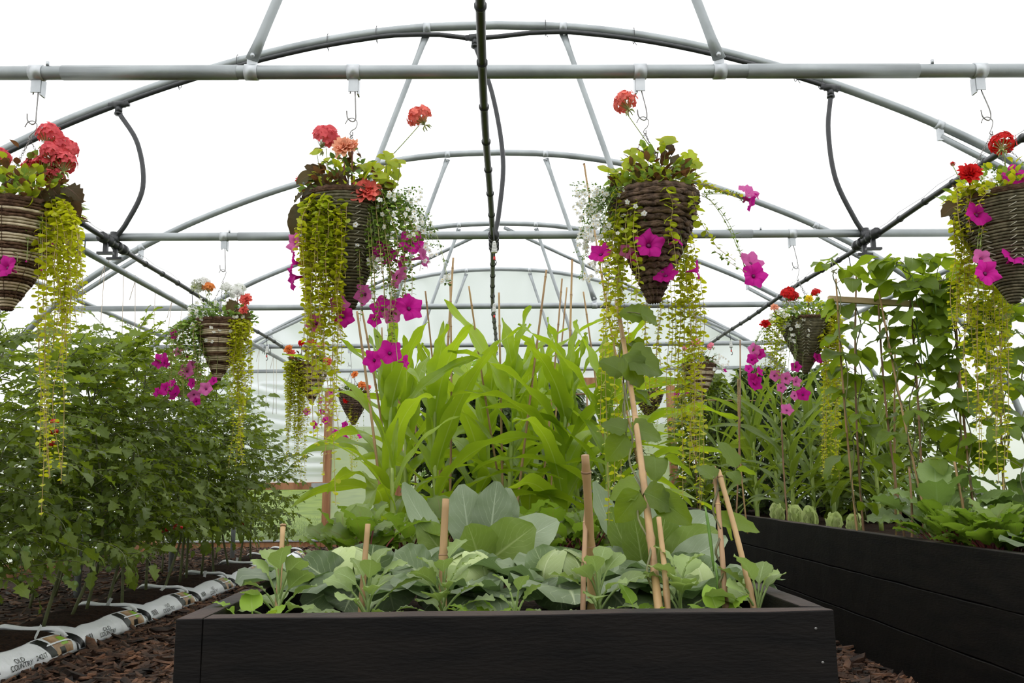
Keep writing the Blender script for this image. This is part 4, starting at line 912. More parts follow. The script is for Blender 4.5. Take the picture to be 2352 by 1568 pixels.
cauli(1480, 2.75, 'big blue-green cauliflower plant on the right behind bean leaves and cane', 2, [
    (1450, 1290, 1365, 1105, 62, -.03, 0, -.5, .6), (1480, 1260, 1470, 1078, 66, .05, 0, .3, .1), (1500, 1290, 1640, 1185, 92, .0, 0, .8, -.3), (1490, 1290, 1560, 1160, 80, .05, 0, .4, -.1), (1470, 1320, 1400, 1165, 72, -.1, 1, -.3, .4),
    (1500, 1320, 1645, 1215, 90, -.12, 1, .5, -.2), (1480, 1330, 1455, 1180, 80, -.15, 1, .2, .1), (1510, 1330, 1670, 1235, 70, -.2, 0, .7, -.4), (1470, 1335, 1375, 1262, 60, -.1, 0, .8, .2), (1500, 1330, 1530, 1175, 90, -.08, 1, .2, 0)])
def rosette(name, label, cat, p, n, L, Wr, pet, prof, mat, smat, seed, group, tilt=(.5, 1.2), sr=.0025, wave=.04, arch=.8, cotyl=0, jag=0, sth=0):
    r = random.Random(seed); t = thing(name, label, cat, tuple(p), group); P0 = V(p)
    if sth: b = MB(); b.tube([P0 - V((0, 0, .01)), P0 + V((.003, 0, sth*.5)), P0 + V((0, 0, sth))], [.0045, .004, .003], 6); b.build('stem', smat, t)
    for k in range(n):
        P = P0 + V((0, 0, sth*(k+.5)/n)); a = k*2.4 + r.gauss(0, .3); f = k/max(1, n-1); el = tilt[0] + (tilt[1]-tilt[0])*f; d = V((math.cos(a)*math.cos(el), math.sin(a)*math.cos(el), math.sin(el)))
        pl_ = pet*(.6 + .6*r.random()); e = P + d*pl_; l = L*(.7 + .5*r.random()); b = MB(); b.mi = 1
        b.tube(bezier(P, P.lerp(e, .6) + V((0, 0, pl_*.15)), e, 5), [sr*1.3]+[sr]*5, 5, False); b.mi = 0
        dd = V((math.cos(a)*math.cos(el-.35), math.sin(a)*math.cos(el-.35), math.sin(el-.35)))
        b.leaf(frame(e, dd, V((0, 0, 1)), r.gauss(0, .25)), l, l*Wr, prof, 9, 3, .15, arch*(.5 + .8*r.random()), .2, wave, 9, r.random()*6, jag); b.build('leaf', [mat, smat], t)
    for k in range(cotyl):
        a = k*2.1 + r.random(); d = V((math.cos(a), math.sin(a), .25)); P = P0; e = P + d*.03 + V((0, 0, .03)); b = MB(); b.mi = 1; b.tube([P, e], .0015, 4, False); b.mi = 0
        b.leaf(frame(e, d, V((0, 0, 1))), .042, .045, heart, 6, 2, .1, .7, .1, .05, 5, k, .1); b.build('lower_leaf', [M_['young2'], M_['young2']], t)
    return t
yl = [(640, 1.80, 12, .066, 'leftmost young plant with spoon leaves beside a short cane'), (845, 1.78, 13, .062, 'young plant second from left, crowded spoon leaves round a cane'), (1018, 1.80, 13, .062, 'young plant in front of the middle cabbage'), (1185, 1.78, 7, .045, 'smallest young plant with a yellow leaf, between two bigger ones'), (1375, 1.78, 13, .062, 'young plant with holed leaves at the foot of the tallest thick cane'), (1560, 1.80, 11, .066, 'young plant with one big round leaf, near the right canes'), (1740, 1.80, 9, .060, 'rightmost young plant in the corner, leaf reaching over the rim')]
for k, (px, Y, n, L, l) in enumerate(yl):
    p = at(px, 1380, Y=Y); p.z = SOIL; rosette('seedling', l, 'young plant', p, n+4, L*1.05, .92, .055 if k not in (3,) else .04, spoon, M_['young'], M_['young'], 600+k, 'young leafy plants along the front board', (.35, 1.35), .0024, .05, .8, 8, 0, [.10, .095, .105, .06, .11, .10, .07][k])
def extra(k, spec):
    pass
for k, (px, Y, l) in enumerate([(585, 1.72, 'in the left corner of the front bed'), (1120, 1.75, 'low between the middle seedlings'), (1470, 1.74, 'low beneath the long leaning cane'), (1655, 1.74, 'yellow-green below the right canes')]):
    p = at(px, 1390, Y=Y); p.z = SOIL; p.x = max(-.52, p.x); rosette('bean_seedling', 'small bean seedling with bright pointed leaves ' + l, 'young plant', p, 7, .052, .85, .07, heart, M_['young2'], M_['young2'], 650+k, 'bright bean seedlings along the front board', (.5, 1.3), .002, .05, .6)
for k, (x, y) in enumerate([(-.53, 2.85), (-.44, 2.78), (-.33, 2.95), (-.50, 3.1), (-.38, 3.15), (-.22, 3.2), (.08, 3.1), (.18, 3.0), (.30, 3.05), (.42, 3.1), (.12, 3.35), (.28, 3.35), (.45, 3.4)]):
    rosette('beetroot_plant', 'beetroot clump of crinkled leaves ' + ('left of the cauliflower, ' if x < 0 else 'between cauliflowers, ') + ('leftmost', 'front left', 'front, nearest the cauliflower', 'rear left', 'rear middle', 'rear right', 'first from left', 'second from left', 'third from left', 'fourth from left', 'back left', 'back middle', 'back right')[k], 'beetroot', (x, y, SOIL), 15, .115, .74, .15, spoon, M_['beet'], M_['beetstem'], 700+k, 'beetroot in the front bed', (.75, 1.5), .003, .075, .8, 0, .05)
for k, (px, Y) in enumerate([(2070, 3.35), (2120, 3.2), (2165, 3.3), (2210, 3.1), (2260, 3.0), (2180, 2.95), (2100, 3.0), (2300, 3.15), (2240, 3.35), (2330, 2.95), (2060, 3.0)]):
    p = at(px, 1200, Y=Y); rosette('beetroot_plant', 'beetroot clump with dark red stalks in the right bed, ' + ('leftmost in back', 'second in back', 'third in back', 'centre front', 'right of centre', 'front with thickest red stalks', 'front left by the board', 'rear right', 'rear middle', 'far right beside the cabbage', 'front left corner by lettuce')[k], 'beetroot', (max(1.74, p.x), Y, SOIL), 15, .105, .74, .13, spoon, M_['beet'], M_['beetstem'], 730+k, 'beetroot in the right bed', (.8, 1.5), .0035, .07, .7, 0, .05)
for k, (x, y) in enumerate([(2.0, 3.75), (2.2, 3.5), (2.4, 3.7), (2.6, 3.4), (2.35, 3.3), (2.75, 3.6), (2.1, 4.1), (2.55, 3.05), (1.85, 3.55), (2.45, 4.1)]):
    rosette('kohlrabi_plant', 'kohlrabi with long-stalked blue-green leaves behind the beetroot, ' + ('left', 'second from left', 'middle', 'right', 'front middle', 'far right', 'rear left', 'front right', 'foremost at left', 'rear middle')[k], 'kohlrabi', (x, y, SOIL), 12, .15, .80, .22, widel, M_['squash'], M_['squash'], 760+k, 'kohlrabi in the right bed', (.6, 1.4), .0032, .08, .9, 0, .06)
def lettuce(p, s, label, seed):
    r = random.Random(seed); t = thing('lettuce', label, 'lettuce', tuple(p), 'pale lettuces along the right bed'); P = V(p)
    for k in range(11):
        a = k*2.4 + seed; f = k/10; el = 1.15 + .3*f; d = V((math.cos(a), math.sin(a), 0)); b = MB()
        b.leaf(frame(P + d*.012*(1-f), d), s*(.8 + .25*f), s*.62, widel, 9, 3, el, -.25 - .25*f, .55, .06, 11, r.random()*6); b.build('leaf', M_['lettuce'], t)
    return t
for k, (px, Y, s) in enumerate([(1787, 5.35, .16), (1826, 5.0, .16), (1862, 4.8, .16), (1912, 4.4, .14), (1962, 4.15, .14)]):
    p = at(px, 1190, Y=Y); lettuce((max(1.74, p.x), Y, SOIL+.01), s, 'pale upright lettuce, ' + ('farthest of the five', 'second farthest, round and tight', 'middle one with ragged top', 'second nearest, leaning outward', 'nearest, half behind a bean cane')[k], k)

# ================================================================ BAMBOO CANES AND BEANS
def cane(p0, p1, r, label, group='bamboo canes', mat='bamboo', bend=.006, seed=0):
    p0 = V(p0); p1 = V(p1); L = (p1-p0).length; rr = random.Random(seed + int(p0.x*1000)); t = thing('bamboo_cane', label, 'cane', tuple(p0), group)
    n = max(3, int(L/.02)); pts = []; rad = []; s_ = V((rr.gauss(0, bend), rr.gauss(0, bend), 0)); gap = .16 + .1*rr.random(); nx_ = gap*rr.random(); kk = 0; ph = []
    for i in range(n+1):
        f = i/n; d = f*L; w = 1.0
        if d >= nx_: nx_ += gap; w = 1.22; ph.append(p0.lerp(p1, f) + s_*math.sin(f*PI)*L*3)
        pts.append(p0.lerp(p1, f) + s_*math.sin(f*PI)*L*3); rad.append(r*(1 - .2*f)*w)
    b = MB(); b.tube(pts, rad, 8); b.build('culm', M_[mat], t)
    b = MB()
    for q in ph[:14]: dd = (p1-p0).normalized(); b.tube([q + dd*.002, q + dd*.006], r*1.06, 8)
    if ph: b.build('joint', M_['bamboo_old'] if mat == 'bamboo' else M_['bamboo'], t)
    return t
G1 = 'short thick canes along the front board'
def cpx(x0, y0, Y0, x1, y1, Y1, r, label, group, mat='bamboo', seed=0):
    a = at(x0, y0, Y=Y0); c = at(x1, y1, Y=Y1); d = (c - a).normalized()
    if d.z > .2 and a.z > SOIL - .02: a = a - d*((a.z - SOIL + .02)/d.z)
    return cane(a, c, r, label, group, mat, .003, seed)
cpx(635, 1400, 1.80, 650, 1210, 1.86, .0062, 'short cane at the far left corner seedling', G1)
cpx(838, 1300, 1.82, 845, 1203, 1.84, .0072, 'short cane in front of the left cabbage', G1)
cpx(1021, 1330, 1.84, 1024, 1145, 1.86, .0096, 'short cane in front of the upright blue-green leaves', G1)
cpx(1354, 1280, 1.86, 1344, 1045, 1.80, .0108, 'thickest short cane, right of centre', G1)
cpx(1342, 1395, 1.76, 1352, 1090, 1.92, .0060, 'thin dark cane behind the thickest short one', G1, 'bamboo_old')
cpx(1530, 1390, 1.76, 1513, 1188, 1.84, .0070, 'short cane beside the long leaning one', G1)
cpx(1725, 1385, 1.80, 1650, 1080, 1.92, .0072, 'short tan cane slanting to the right corner', G1)
cpx(1663, 1378, 1.80, 1640, 1072, 1.95, .0066, 'brown cane wound by a bean stem, next to slanting tan one', G1, 'bamboo_old')
longc = cpx(1510, 1395, 1.74, 1416, 690, 2.95, .0092, 'very long cane leaning away from the front board up to the yellow strands', 'bamboo canes')
G2 = 'tall thin canes rising out of the corn'
tall = [(1010, 1090, 4.0, 1041, 592, 4.1, .0065, 'left cane of the tall crossing pair'), (1032, 1000, 4.1, 1034, 650, 4.2, .0058, 'right cane of the tall crossing pair'), (1125, 960, 4.1, 1077, 657, 4.0, .0055, 'cane leaning left beside the centre hose'), (990, 830, 4.1, 977, 668, 4.05, .005, 'short visible cane left of the crossing pair'),
        (879, 1190, 3.7, 820, 715, 3.75, .0065, 'outer left cane under the herringbone basket'), (895, 1160, 3.8, 832, 715, 3.85, .0058, 'inner left cane under the herringbone basket'), (1208, 1000, 3.9, 1255, 620, 4.0, .0062, 'cane leaning right in the middle of the corn'), (1262, 930, 4.2, 1291, 640, 4.3, .0055, 'first of three canes right of the middle'),
        (1280, 960, 4.3, 1302, 660, 4.4, .005, 'second of three canes right of the middle'), (1292, 1190, 3.9, 1314, 598, 4.0, .0062, 'third and tallest of three canes right of the middle'), (1152, 980, 4.0, 1146, 672, 4.1, .006, 'cane just right of the black centre hose'), (1362, 850, 4.1, 1340, 670, 4.1, .005, 'thin cane left of the brown basket strands'), (1440, 900, 4.2, 1342, 378, 4.3, .0065, 'tallest cane of all, its tip above the white flowers left of the rope basket'), (882, 880, 4.2, 877, 752, 4.2, .0045, 'thin cane behind the low petunias')]
for q in tall: cpx(*q[:7], q[7], G2)
G3 = 'bean canes in the right bed'
rb = [(1968, 1200, 3.90, 1920, 640, 3.98, 'leftmost bean cane, at the end of the rail'), (1985, 1195, 4.0, 1967, 622, 4.05, 'bean cane rising above the rail, second from left'), (2104, 1070, 3.7, 2018, 665, 3.95, 'bean cane slanting down to the right'), (2060, 1060, 3.9, 2016, 668, 4.0, 'bean cane crossing at the top with the slanting one'), (2058, 1090, 4.2, 2056, 780, 4.2, 'short bean cane behind the crossing pair'),
      (2112, 1080, 3.8, 2086, 640, 3.95, 'cane hidden in the thickest bean leaves'), (2205, 1080, 3.8, 2186, 643, 3.95, 'bean cane right of the dense leaves'), (2237, 1150, 3.6, 2192, 690, 3.95, 'bean cane below the right basket'), (2312, 1100, 3.6, 2302, 700, 3.95, 'rightmost bean cane near the frame edge'), (1690, 1190, 5.5, 1700, 700+80, 5.6, 'cane among the right-hand corn, left'), (1715, 1190, 5.4, 1695, 870, 5.5, 'second cane among the right-hand corn'), (1810, 1180, 5.2, 1795, 860, 5.3, 'cane in front of right-hand corn under petunias'), (2205, 1130, 3.5, 2192, 1060, 3.5, 'stub of cane among kohlrabi leaves'), (2090, 1150, 3.6, 2088, 1075, 3.6, 'thin stub of cane left in the kohlrabi')]
rcane = [cpx(*q[:6], .0056, q[6], G3, 'bamboo_old' if k % 2 else 'bamboo', k) for k, q in enumerate(rb)]
# rail tying the bean canes
a = at(1903, 686, Y=4.0); c = at(2352, 714, Y=4.0); c = a + (c-a)*1.15
b = MB(); b.smooth = False; Mx = frame(a, c-a); b.box((-.012, 0, -.014), (.012, (c-a).length, .014), Mx)
rail = b.build('timber_batten', M_['pale_wood']); tag(rail, 'pale timber batten tied across the bean canes', 'batten')
def vine(pts, label, seed, nleaf, group, f0=.15, f1=1.0, sc=1.0, pods=0, rad=.012):
    r = random.Random(seed); t = thing('bean_vine', label, 'bean plant', tuple(pts[0]), group)
    cs_ = spline(pts, 14); n = len(cs_); w = []
    for i, p in enumerate(cs_): a = i*.75; w.append(p + V((math.cos(a)*rad, math.sin(a)*rad, 0)))
    b = MB(); b.tube(w, .0028, 5); b.build('stem', M_['beanstem'], t)
    for k in range(nleaf):
        f = f0 + (f1-f0)*(k + r.random()*.8)/nleaf; p = w[min(n-1, int(f*(n-1)))]; a = k*2.4 + r.gauss(0, .5); d = V((math.cos(a), math.sin(a)*.8 - .2, .25 + r.gauss(0, .25)))
        inst('leaf', BL[r.randrange(8)], frame(p, d), t, sc*(.75 + .5*r.random()))
    for k in range(pods):
        f = .3 + .5*r.random(); p = w[int(f*(n-1))] + V((r.gauss(0, .03), -.02, 0)); L = .12 + .06*r.random(); b = MB(); b.tube(bezier(p, p + V((.01, 0, -L*.5)), p + V((.02*r.random(), 0, -L)), 6), [.0015, .0032, .0036, .0038, .0036, .003, .001], 6); b.build('pod', M_['pod'], t)
    return t
G4 = 'bean vines on the right-hand canes'
def vp(*q): return [at(x, y, Y=Y) for x, y, Y in q]
vine(vp((1968, 1200, 3.88), (1945, 900, 3.92), (1920, 640, 3.96), (1915, 628, 3.96)), 'bean vine on the leftmost bean cane, tip curling over its top', 1, 9, G4, .05, 1.0, .8)
vine(vp((1985, 1195, 3.98), (1975, 900, 4.0), (1970, 700, 4.02)), 'bean vine on second cane with leaves under the rail', 2, 13, G4, .2, 1.0, 1.1)
vine(vp((2104, 1070, 3.68), (2060, 870, 3.8), (2030, 730, 3.9)), 'sparse bean vine on the slanting cane', 3, 7, G4, .0, 1.0, .85)
vine(vp((2115, 1120, 3.75), (2112, 880, 3.85), (2095, 720, 3.9), (2085, 630, 3.92), (2062, 602, 3.9)), 'densest bean vine, big leaves above the rail, pods hanging', 4, 17, G4, .1, 1.0, 1.3, 5)
vine(vp((2100, 1120, 3.85), (2095, 900, 3.9), (2110, 760, 3.9), (2140, 660, 3.9), (2180, 640, 3.9)), 'bean vine twined beside the densest one', 5, 10, G4, .3, 1.0, 1.3, 4)
vine(vp((2205, 1120, 3.7), (2195, 900, 3.85), (2188, 740, 3.9), (2150, 650, 3.9)), 'bean vine right of the densest leaves', 6, 12, G4, .1, 1.0, 1.25, 1)
vine(vp((2237, 1150, 3.55), (2215, 900, 3.75), (2200, 740, 3.9), (2250, 700, 3.9)), 'bean vine behind the right basket strands', 7, 17, G4, .1, 1.0, 1.0)
vine(vp((2312, 1150, 3.5), (2310, 900, 3.75), (2305, 740, 3.9), (2340, 690, 3.9)), 'rightmost bean vine at the frame edge', 8, 18, G4, .1, 1.0, 1.1)
vine(vp((2352, 1150, 3.4), (2350, 950, 3.6), (2360, 760, 3.9)), 'bean vine beyond the rightmost cane', 9, 12, G4, .1, 1.0, 1.1)
G5 = 'bean vines in the front bed'
vine(vp((1508, 1392, 1.74), (1470, 1160, 2.02), (1440, 960, 2.45), (1425, 760, 2.80)), 'bean vine climbing the very long leaning cane', 21, 4, G5, .5, .95, .7, 0, .009)
vine(vp((1663, 1378, 1.79), (1650, 1250, 1.85), (1640, 1075, 1.94)), 'bean vine on the brown cane, pods hanging beside it', 22, 1, G5, .8, 1.0, .5, 2, .007)
# big single leaves in front of the corn, hand placed
bl = thing('bean_plant', 'broad bean leaves spread round the long leaning cane', 'bean plant', tuple(at(1440, 1000, Y=2.25)))
C0 = at(1475, 1150, Y=2.05); C1 = at(1432, 880, Y=2.45); C2 = at(1425, 720, Y=2.66)
for (x0, y0, x1, y1, w, Y, C, face) in [(1470, 1130, 1415, 1200, 60, 2.0, C0, .3), (1480, 1130, 1545, 1170, 66, 1.98, C0, -.3), (1470, 1120, 1400, 1145, 60, 2.02, C0, .2), (1500, 1140, 1590, 1205, 62, 2.0, C0, -.5), (1440, 1000, 1395, 1060, 58, 2.3, C1, .2), (1450, 985, 1520, 1010, 60, 2.28, C1, -.2), (1440, 990, 1380, 975, 54, 2.3, C1, .2),
        (1435, 860, 1375, 830, 66, 2.5, C1, .1), (1440, 820, 1520, 860, 92, 2.48, C1, -.1), (1430, 815, 1470, 890, 80, 2.46, C1, .1), (1480, 730, 1420, 720, 60, 2.62, C2, 0), (1470, 720, 1510, 745, 52, 2.6, C2, .1), (1640, 1100, 1600, 1070, 50, 1.9, at(1640, 1085, Y=1.93), .3), (1640, 1190, 1745, 1222, 44, 1.88, at(1655, 1215, Y=1.86), -.4), (1690, 1075, 1645, 1010, 46, 1.95, at(1690, 1090, Y=1.95), .4)]:
    p0 = at(x0, y0, Y=Y); leaf_pt(bl, 'leaf_blade', p0, at(x1, y1, Y=Y+.03), w*mpp(Y)*1.1, M_['bean'], (face, -.8, .6), .6, heart, .2, .05, C, .0018, 10, 3, x0)
# ================================================================ HANGING BASKETS
def petunia_mesh(seed, mat):
    r = random.Random(seed); b = MB(); n = 30; prof = [(.0, .0028), (.018, .0042), (.030, .007), (.038, .014), (.040, .023), (.038, .032)]; rings = []
    for k, (z, rad) in enumerate(prof):
        rings.append([])
        for j in range(n):
            a = 2*PI*j/n; f = k/5; rr = rad*(1 + (.13*math.cos(5*a) + .03*math.cos(10*a))*f*f); zz = z + f**3*(.004*math.sin(5*a+1+seed) + .003*math.sin(11*a + seed))
            rings[-1].append(b.vert((rr*math.cos(a), rr*math.sin(a), zz), (j/n*5 % 1.0, f)))
    for k in range(5):
        for j in range(n): b.face(rings[k][j], rings[k][(j+1) % n], rings[k+1][(j+1) % n], rings[k+1][j])
    b.mi = 1; b.lathe([(.0055, .0285), (.004, .031), (.001, .032)], 8); b.mi = 2
    for j in range(5): b.leaf(frame((0, 0, 0), (math.cos(j*1.257)*.5, math.sin(j*1.257)*.5, 1)), .014, .004, lance, 2, 1)
    return b.mesh('petunia_flower', [M_[mat], M_['throat'], M_['pgreen']])
PM = {m: [petunia_mesh(i, m) for i in range(3)] for m in ('magenta', 'pinkpet')}
def floret(b, M, s, r, n=5, z=.25, prof=petal):
    for j in range(n):
        a = j*2*PI/n + r.random()*.2; d = M.to_3x3() @ V((math.cos(a), math.sin(a), z)); up = M.to_3x3() @ V((0, 0, 1))
        b.leaf(frame(M.translation, d, up, r.gauss(0, .15)), s, s*.85, prof, 3, 1, .1, .5, .1)
def geranium_mesh(seed, mat, n=34, R_=.034, s=.0115):
    r = random.Random(seed); b = MB()
    for k in range(n):
        z = 1 - 1.35*(k + .5)/n; a = k*2.4; q = math.sqrt(max(0, 1-z*z)); d = V((q*math.cos(a), q*math.sin(a), z*.85)); p = d*R_*(.85 + .25*r.random())
        b.mi = 0; floret(b, facing(p, d + V((r.gauss(0, .2), r.gauss(0, .2), .1))), s*(.85 + .35*r.random()), r)
        b.mi = 1; b.tube([V((0, 0, -R_*.9)), p], .0007, 3, False)
    for k in range(7): b.mi = 1; a = k*.9; b.tube([V((0, 0, -R_*.9)), V((math.cos(a)*.012, math.sin(a)*.012, -R_*1.15)), V((math.cos(a)*.014, math.sin(a)*.014, -R_*1.4))], [.0008, .0022, .0012], 5)
    return b.mesh('geranium_flower', [M_[mat], M_['gstem']])
def double_mesh(seed, mat, R_=.036):
    r = random.Random(seed); b = MB()
    for k in range(46):
        f = k/45; a = k*2.4; el = 1.35 - 1.35*f; d = V((math.cos(a)*math.cos(el), math.sin(a)*math.cos(el), math.sin(el)))
        b.leaf(frame((0, 0, -.005), d, V((0, 0, 1)) if el < 1.2 else V((1, 0, 0)), r.gauss(0, .4)), R_*(.55 + .55*f)*(.85 + .3*r.random()), .017, petal, 5, 1, .15, .7*(1-f) + .15, .3, .12, 5, r.random()*6)
    return b.mesh('begonia_flower', [M_[mat]])
GM = {m: [geranium_mesh(i, m) for i in range(2)] for m in ('coral', 'rose', 'scarlet', 'white', 'pinkg', 'yellow', 'orange')}
DM = {m: [double_mesh(i, m) for i in range(2)] for m in ('coral', 'peach', 'scarlet', 'white', 'orange', 'yellow')}
def bac_mesh():
    b = MB(); r = random.Random(1); floret(b, I4, .0085, r, 5, .15); b.mi = 1; b.lathe([(.0016, 0), (.001, .0022)], 5); return b.mesh('bacopa_flower', [M_['white'], M_['yellow']])
BM = bac_mesh()
def ger_leaf(seed):
    b = MB(); b.fan(Matrix.Translation((.0, 0, 0)), .024, 28, 7, .09, .28, .10, True, 3); return b.mesh('geranium_leaf', M_['gera'])
GL = [ger_leaf(0), ger_leaf(1)]
BGL = lib('begonia_leaf', [M_['begleaf']], lambda b, r: b.leaf(I4, .085, .060, heart, 9, 3, .25, 1.1, .15, .07, 9, r.random()*6, .11), 4, 9)
def jenny_strand(parent, pts, seed, s=.0105, gap=.016, mat='jenny', name='trailing_stem'):
    r = random.Random(seed); cs_ = spline(pts, 6); L = sum((b_-a_).length for a_, b_ in zip(cs_, cs_[1:])); b = MB(); b.mi = 1; b.tube(cs_, .0011, 4, False); b.mi = 0
    d = r.random()*gap; acc = 0; i = 0; a = r.random()*6
    while i < len(cs_)-1 and d < L:
        sl = (cs_[i+1]-cs_[i]).length
        if acc + sl < d: acc += sl; i += 1; continue
        p = cs_[i].lerp(cs_[i+1], (d-acc)/max(1e-6, sl)); a += 1.57 + r.gauss(0, .25)
        for q in (0, PI):
            if r.random() < .08: continue
            dd = V((math.cos(a+q), math.sin(a+q), r.gauss(-.05, .3))); ss = s*(.7 + .5*r.random())*(1 - .45*d/L)
            M = frame(p + dd*.002, dd, V((0, 0, 1)), r.gauss(0, .4)); b.leaf(M, ss*2.15, ss*2.1, widel, 4, 1, .1, .6, .15)
        d += gap*(.75 + .5*r.random())
    return b.build(name, [M_[mat], M_['jstem']], parent)
def coil_ring(b, c, rad, mr, n, twist=0, ph=0.0, tilt=V((0, 0, 0)), m=6, amp=.28, sy=1.0):
    g = []
    for i in range(n):
        a = 2*PI*i/n; cc = c + V((rad*math.cos(a), rad*math.sin(a)*sy, 0)) + tilt*(math.cos(a)*rad); out = V((math.cos(a), math.sin(a), 0)); w = mr*(1 + amp*math.sin(a*twist + ph)) if twist else mr
        g.append([b.vert(cc + (out*math.cos(2*PI*j/m) + V((0, 0, 1))*math.sin(2*PI*j/m))*w*(1 + (.18*math.sin(2*(2*PI*j/m) + a*twist) if twist else 0))) for j in range(m)])
    for i in range(n):
        for j in range(m): b.face(g[i][j], g[(i+1) % n][j], g[(i+1) % n][(j+1) % m], g[i][(j+1) % m])
def chain(b, p0, p1, link_=.011, r=.0009):
    p0, p1 = V(p0), V(p1); L = (p1-p0).length; n = max(2, int(L/(link_*.82))); d = (p1-p0).normalized(); x = d.orthogonal().normalized(); y = d.cross(x)
    for k in range(n):
        c = p0.lerp(p1, (k+.5)/n); e = x if k % 2 else y
        b.tube([c + d*math.cos(a)*link_*.5 + e*math.sin(a)*link_*.28 for a in [i*PI/4 for i in range(9)]], r, 4, False)
def basket(label, bar, hookpx, rim, tip, R_, style, cat='hanging basket', detail=True, group='hanging cone baskets'):
    Y = HY[bar]; hb = at(hookpx, sum(bary[bar])/2, Y=Y); hb.z = BZ - .075; hb.y = Y
    C = at(rim[0], rim[1], Y=Y); T = at(tip[0], tip[1], Y=Y); H = C.z - T.z; sh = V((T.x - C.x, 0, 0))
    t = thing('hanging_basket', label, cat, (C.x, Y, C.z), group); t['_c'] = tuple(C)
    r = random.Random(int(hookpx)); N_ = {'A': 34, 'B': 36, 'C': 17}[style]; mr = H/N_/2*1.12
    shape = lambda f: R_*(1 - f**1.12*.93)*(1 + .06*math.sin(PI*f))
    b = MB(); pr = [(max(.004, shape(f/20) - mr*.55), 0) for f in range(21)]; n = 30; g = []
    for k, (rad, _) in enumerate(pr):
        cc = C + sh*(k/20) - V((0, 0, H*k/20)); g.append([b.vert(cc + V((rad*math.cos(2*PI*j/n), rad*math.sin(2*PI*j/n), 0))) for j in range(n)])
    for k in range(20):
        for j in range(n): b.face(g[k][j], g[k][(j+1) % n], g[k+1][(j+1) % n], g[k+1][j])
    b.face(*g[0]); b.face(*g[-1][::-1]); b.build('lining', M_['brown'], t)
    joined = {}
    for k in range(N_):
        f = (k + .5)/N_; cc = C + sh*f - V((0, 0, H*f)); rad = shape(f)
        if style == 'A': mat = 'cream' if (k % 5) in (0, 1, 2) else 'brown'; tw_ = 0 if mat == 'cream' else 34
        elif style == 'B': mat = 'olive'; tw_ = 0
        else: mat = 'rope'; tw_ = 13 + 5*(1-f)
        if style == 'A' and k < 2: mat = 'brown'; tw_ = 40
        bb = MB() if detail else joined.setdefault(mat, MB())
        if style == 'C':
            for q in (0, PI): coil_ring(bb, cc + V((0, 0, mr*.35*(1 if q else -1))), rad + .001, mr*.72, 72, tw_, q + r.random()*6, V((0, 0, r.gauss(0, .03))), 5, .35)
        else: coil_ring(bb, cc, rad, mr*(1.15 if mat == 'brown' else 1.0), 44 if detail else 24, int(tw_*(1-f*.6)), r.random()*6, V((0, 0, r.gauss(0, .012))), 5, .3 if tw_ else 0)
        if detail: bb.build('coil', M_[mat], t)
    for m_, bb in joined.items(): bb.build('coils', M_[m_], t)
    b = MB()
    for q in range(3): coil_ring(b, C + V((0, 0, .004 + .004*q)), R_*1.01 + .002*(q % 2), .0065, 60, 30, q, V((0, 0, 0)), 5, .25)
    b.build('rim', M_['rope' if style == 'C' else 'brown'], t)
    if style == 'B':
        for col in range(14):
            a = col*2*PI/14 + .1; bb = MB()
            for k in range(11):
                f = .06 + k*.058; rad = shape(f) + mr*1.1; cc = C + sh*f - V((0, 0, H*f)); da = (.13 if col % 2 else -.13)*(R_/max(.03, rad))**.4; f2 = f + .032; r2 = shape(f2) + mr*1.0; c2 = C + sh*f2 - V((0, 0, H*f2))
                bb.tube([cc + V((math.cos(a+da)*rad, math.sin(a+da)*rad, 0)), c2 + V((math.cos(a)*r2, math.sin(a)*r2, 0))], .0017, 5)
            bb.build('stitching', M_['stitch'], t)
    if style == 'A':
        for a in range(8):
            an = a*PI/4 + .2; bb = MB(); bb.tube([C + sh*f - V((0, 0, H*f)) + V((math.cos(an), math.sin(an), 0))*(shape(f) + mr*.95) for f in [k/10*.9 for k in range(11)]], .0009, 4); bb.build('stitching', M_['brown'], t)
    # soil, hooks and chains
    b = MB(); b.lathe([(R_*.97, -.02), (R_*.8, .008), (R_*.4, .018), (.002, .02)], 20, C); b.build('soil', M_['soil'], t)
    ap = V((hb.x + (C.x-hb.x)*.35, Y, hb.z - .38*(hb.z - C.z))) if bar == 1 else V((hb.x*.7 + C.x*.3, Y, hb.z - .45*(hb.z-C.z)))
    s1 = hb + V((0, .006, .008)); m1 = hb.lerp(ap, .58)
    w = .0028 if bar == 1 else .003
    b = MB(); b.tube(spline([s1 + V((-.012, 0, -.012)), s1 + V((-.008, 0, .004)), s1 + V((.004, 0, .004)), s1 + V((.006, 0, -.012)), m1 + V((.012, 0, .02)), m1 + V((.012, 0, -.012)), m1 + V((0, 0, -.020)), m1 + V((-.016, 0, -.006)), m1 + V((-.020, 0, .020))], 6), w*.85, 6); b.build('upper_hook', M_['wire'], t)
    m2 = m1 + V((0, 0, -.018)); b = MB()
    b.tube(spline([m2 + V((-.024, .0, -.012)), m2 + V((-.014, 0, .006)), m2 + V((.004, 0, .010)), m2 + V((.018, 0, -.004)), m2 + V((.014, 0, -.026)), ap + V((.0, 0, .012)), ap + V((-.005, 0, 0)), ap + V((.004, 0, -.006)), ap + V((.004, 0, .008))], 6), w*.6, 6); b.build('lower_hook', M_['wire'], t)
    for q in range(3):
        a = q*2*PI/3 + .7; b = MB(); chain(b, ap + V((0, 0, -.004)), C + V((math.cos(a)*R_*.98, math.sin(a)*R_*.98, .004)), .011 if bar == 1 else .014, .0009 if bar == 1 else .0012); b.build('chain', M_['wire'], t)
    t['_Y'] = Y; return t
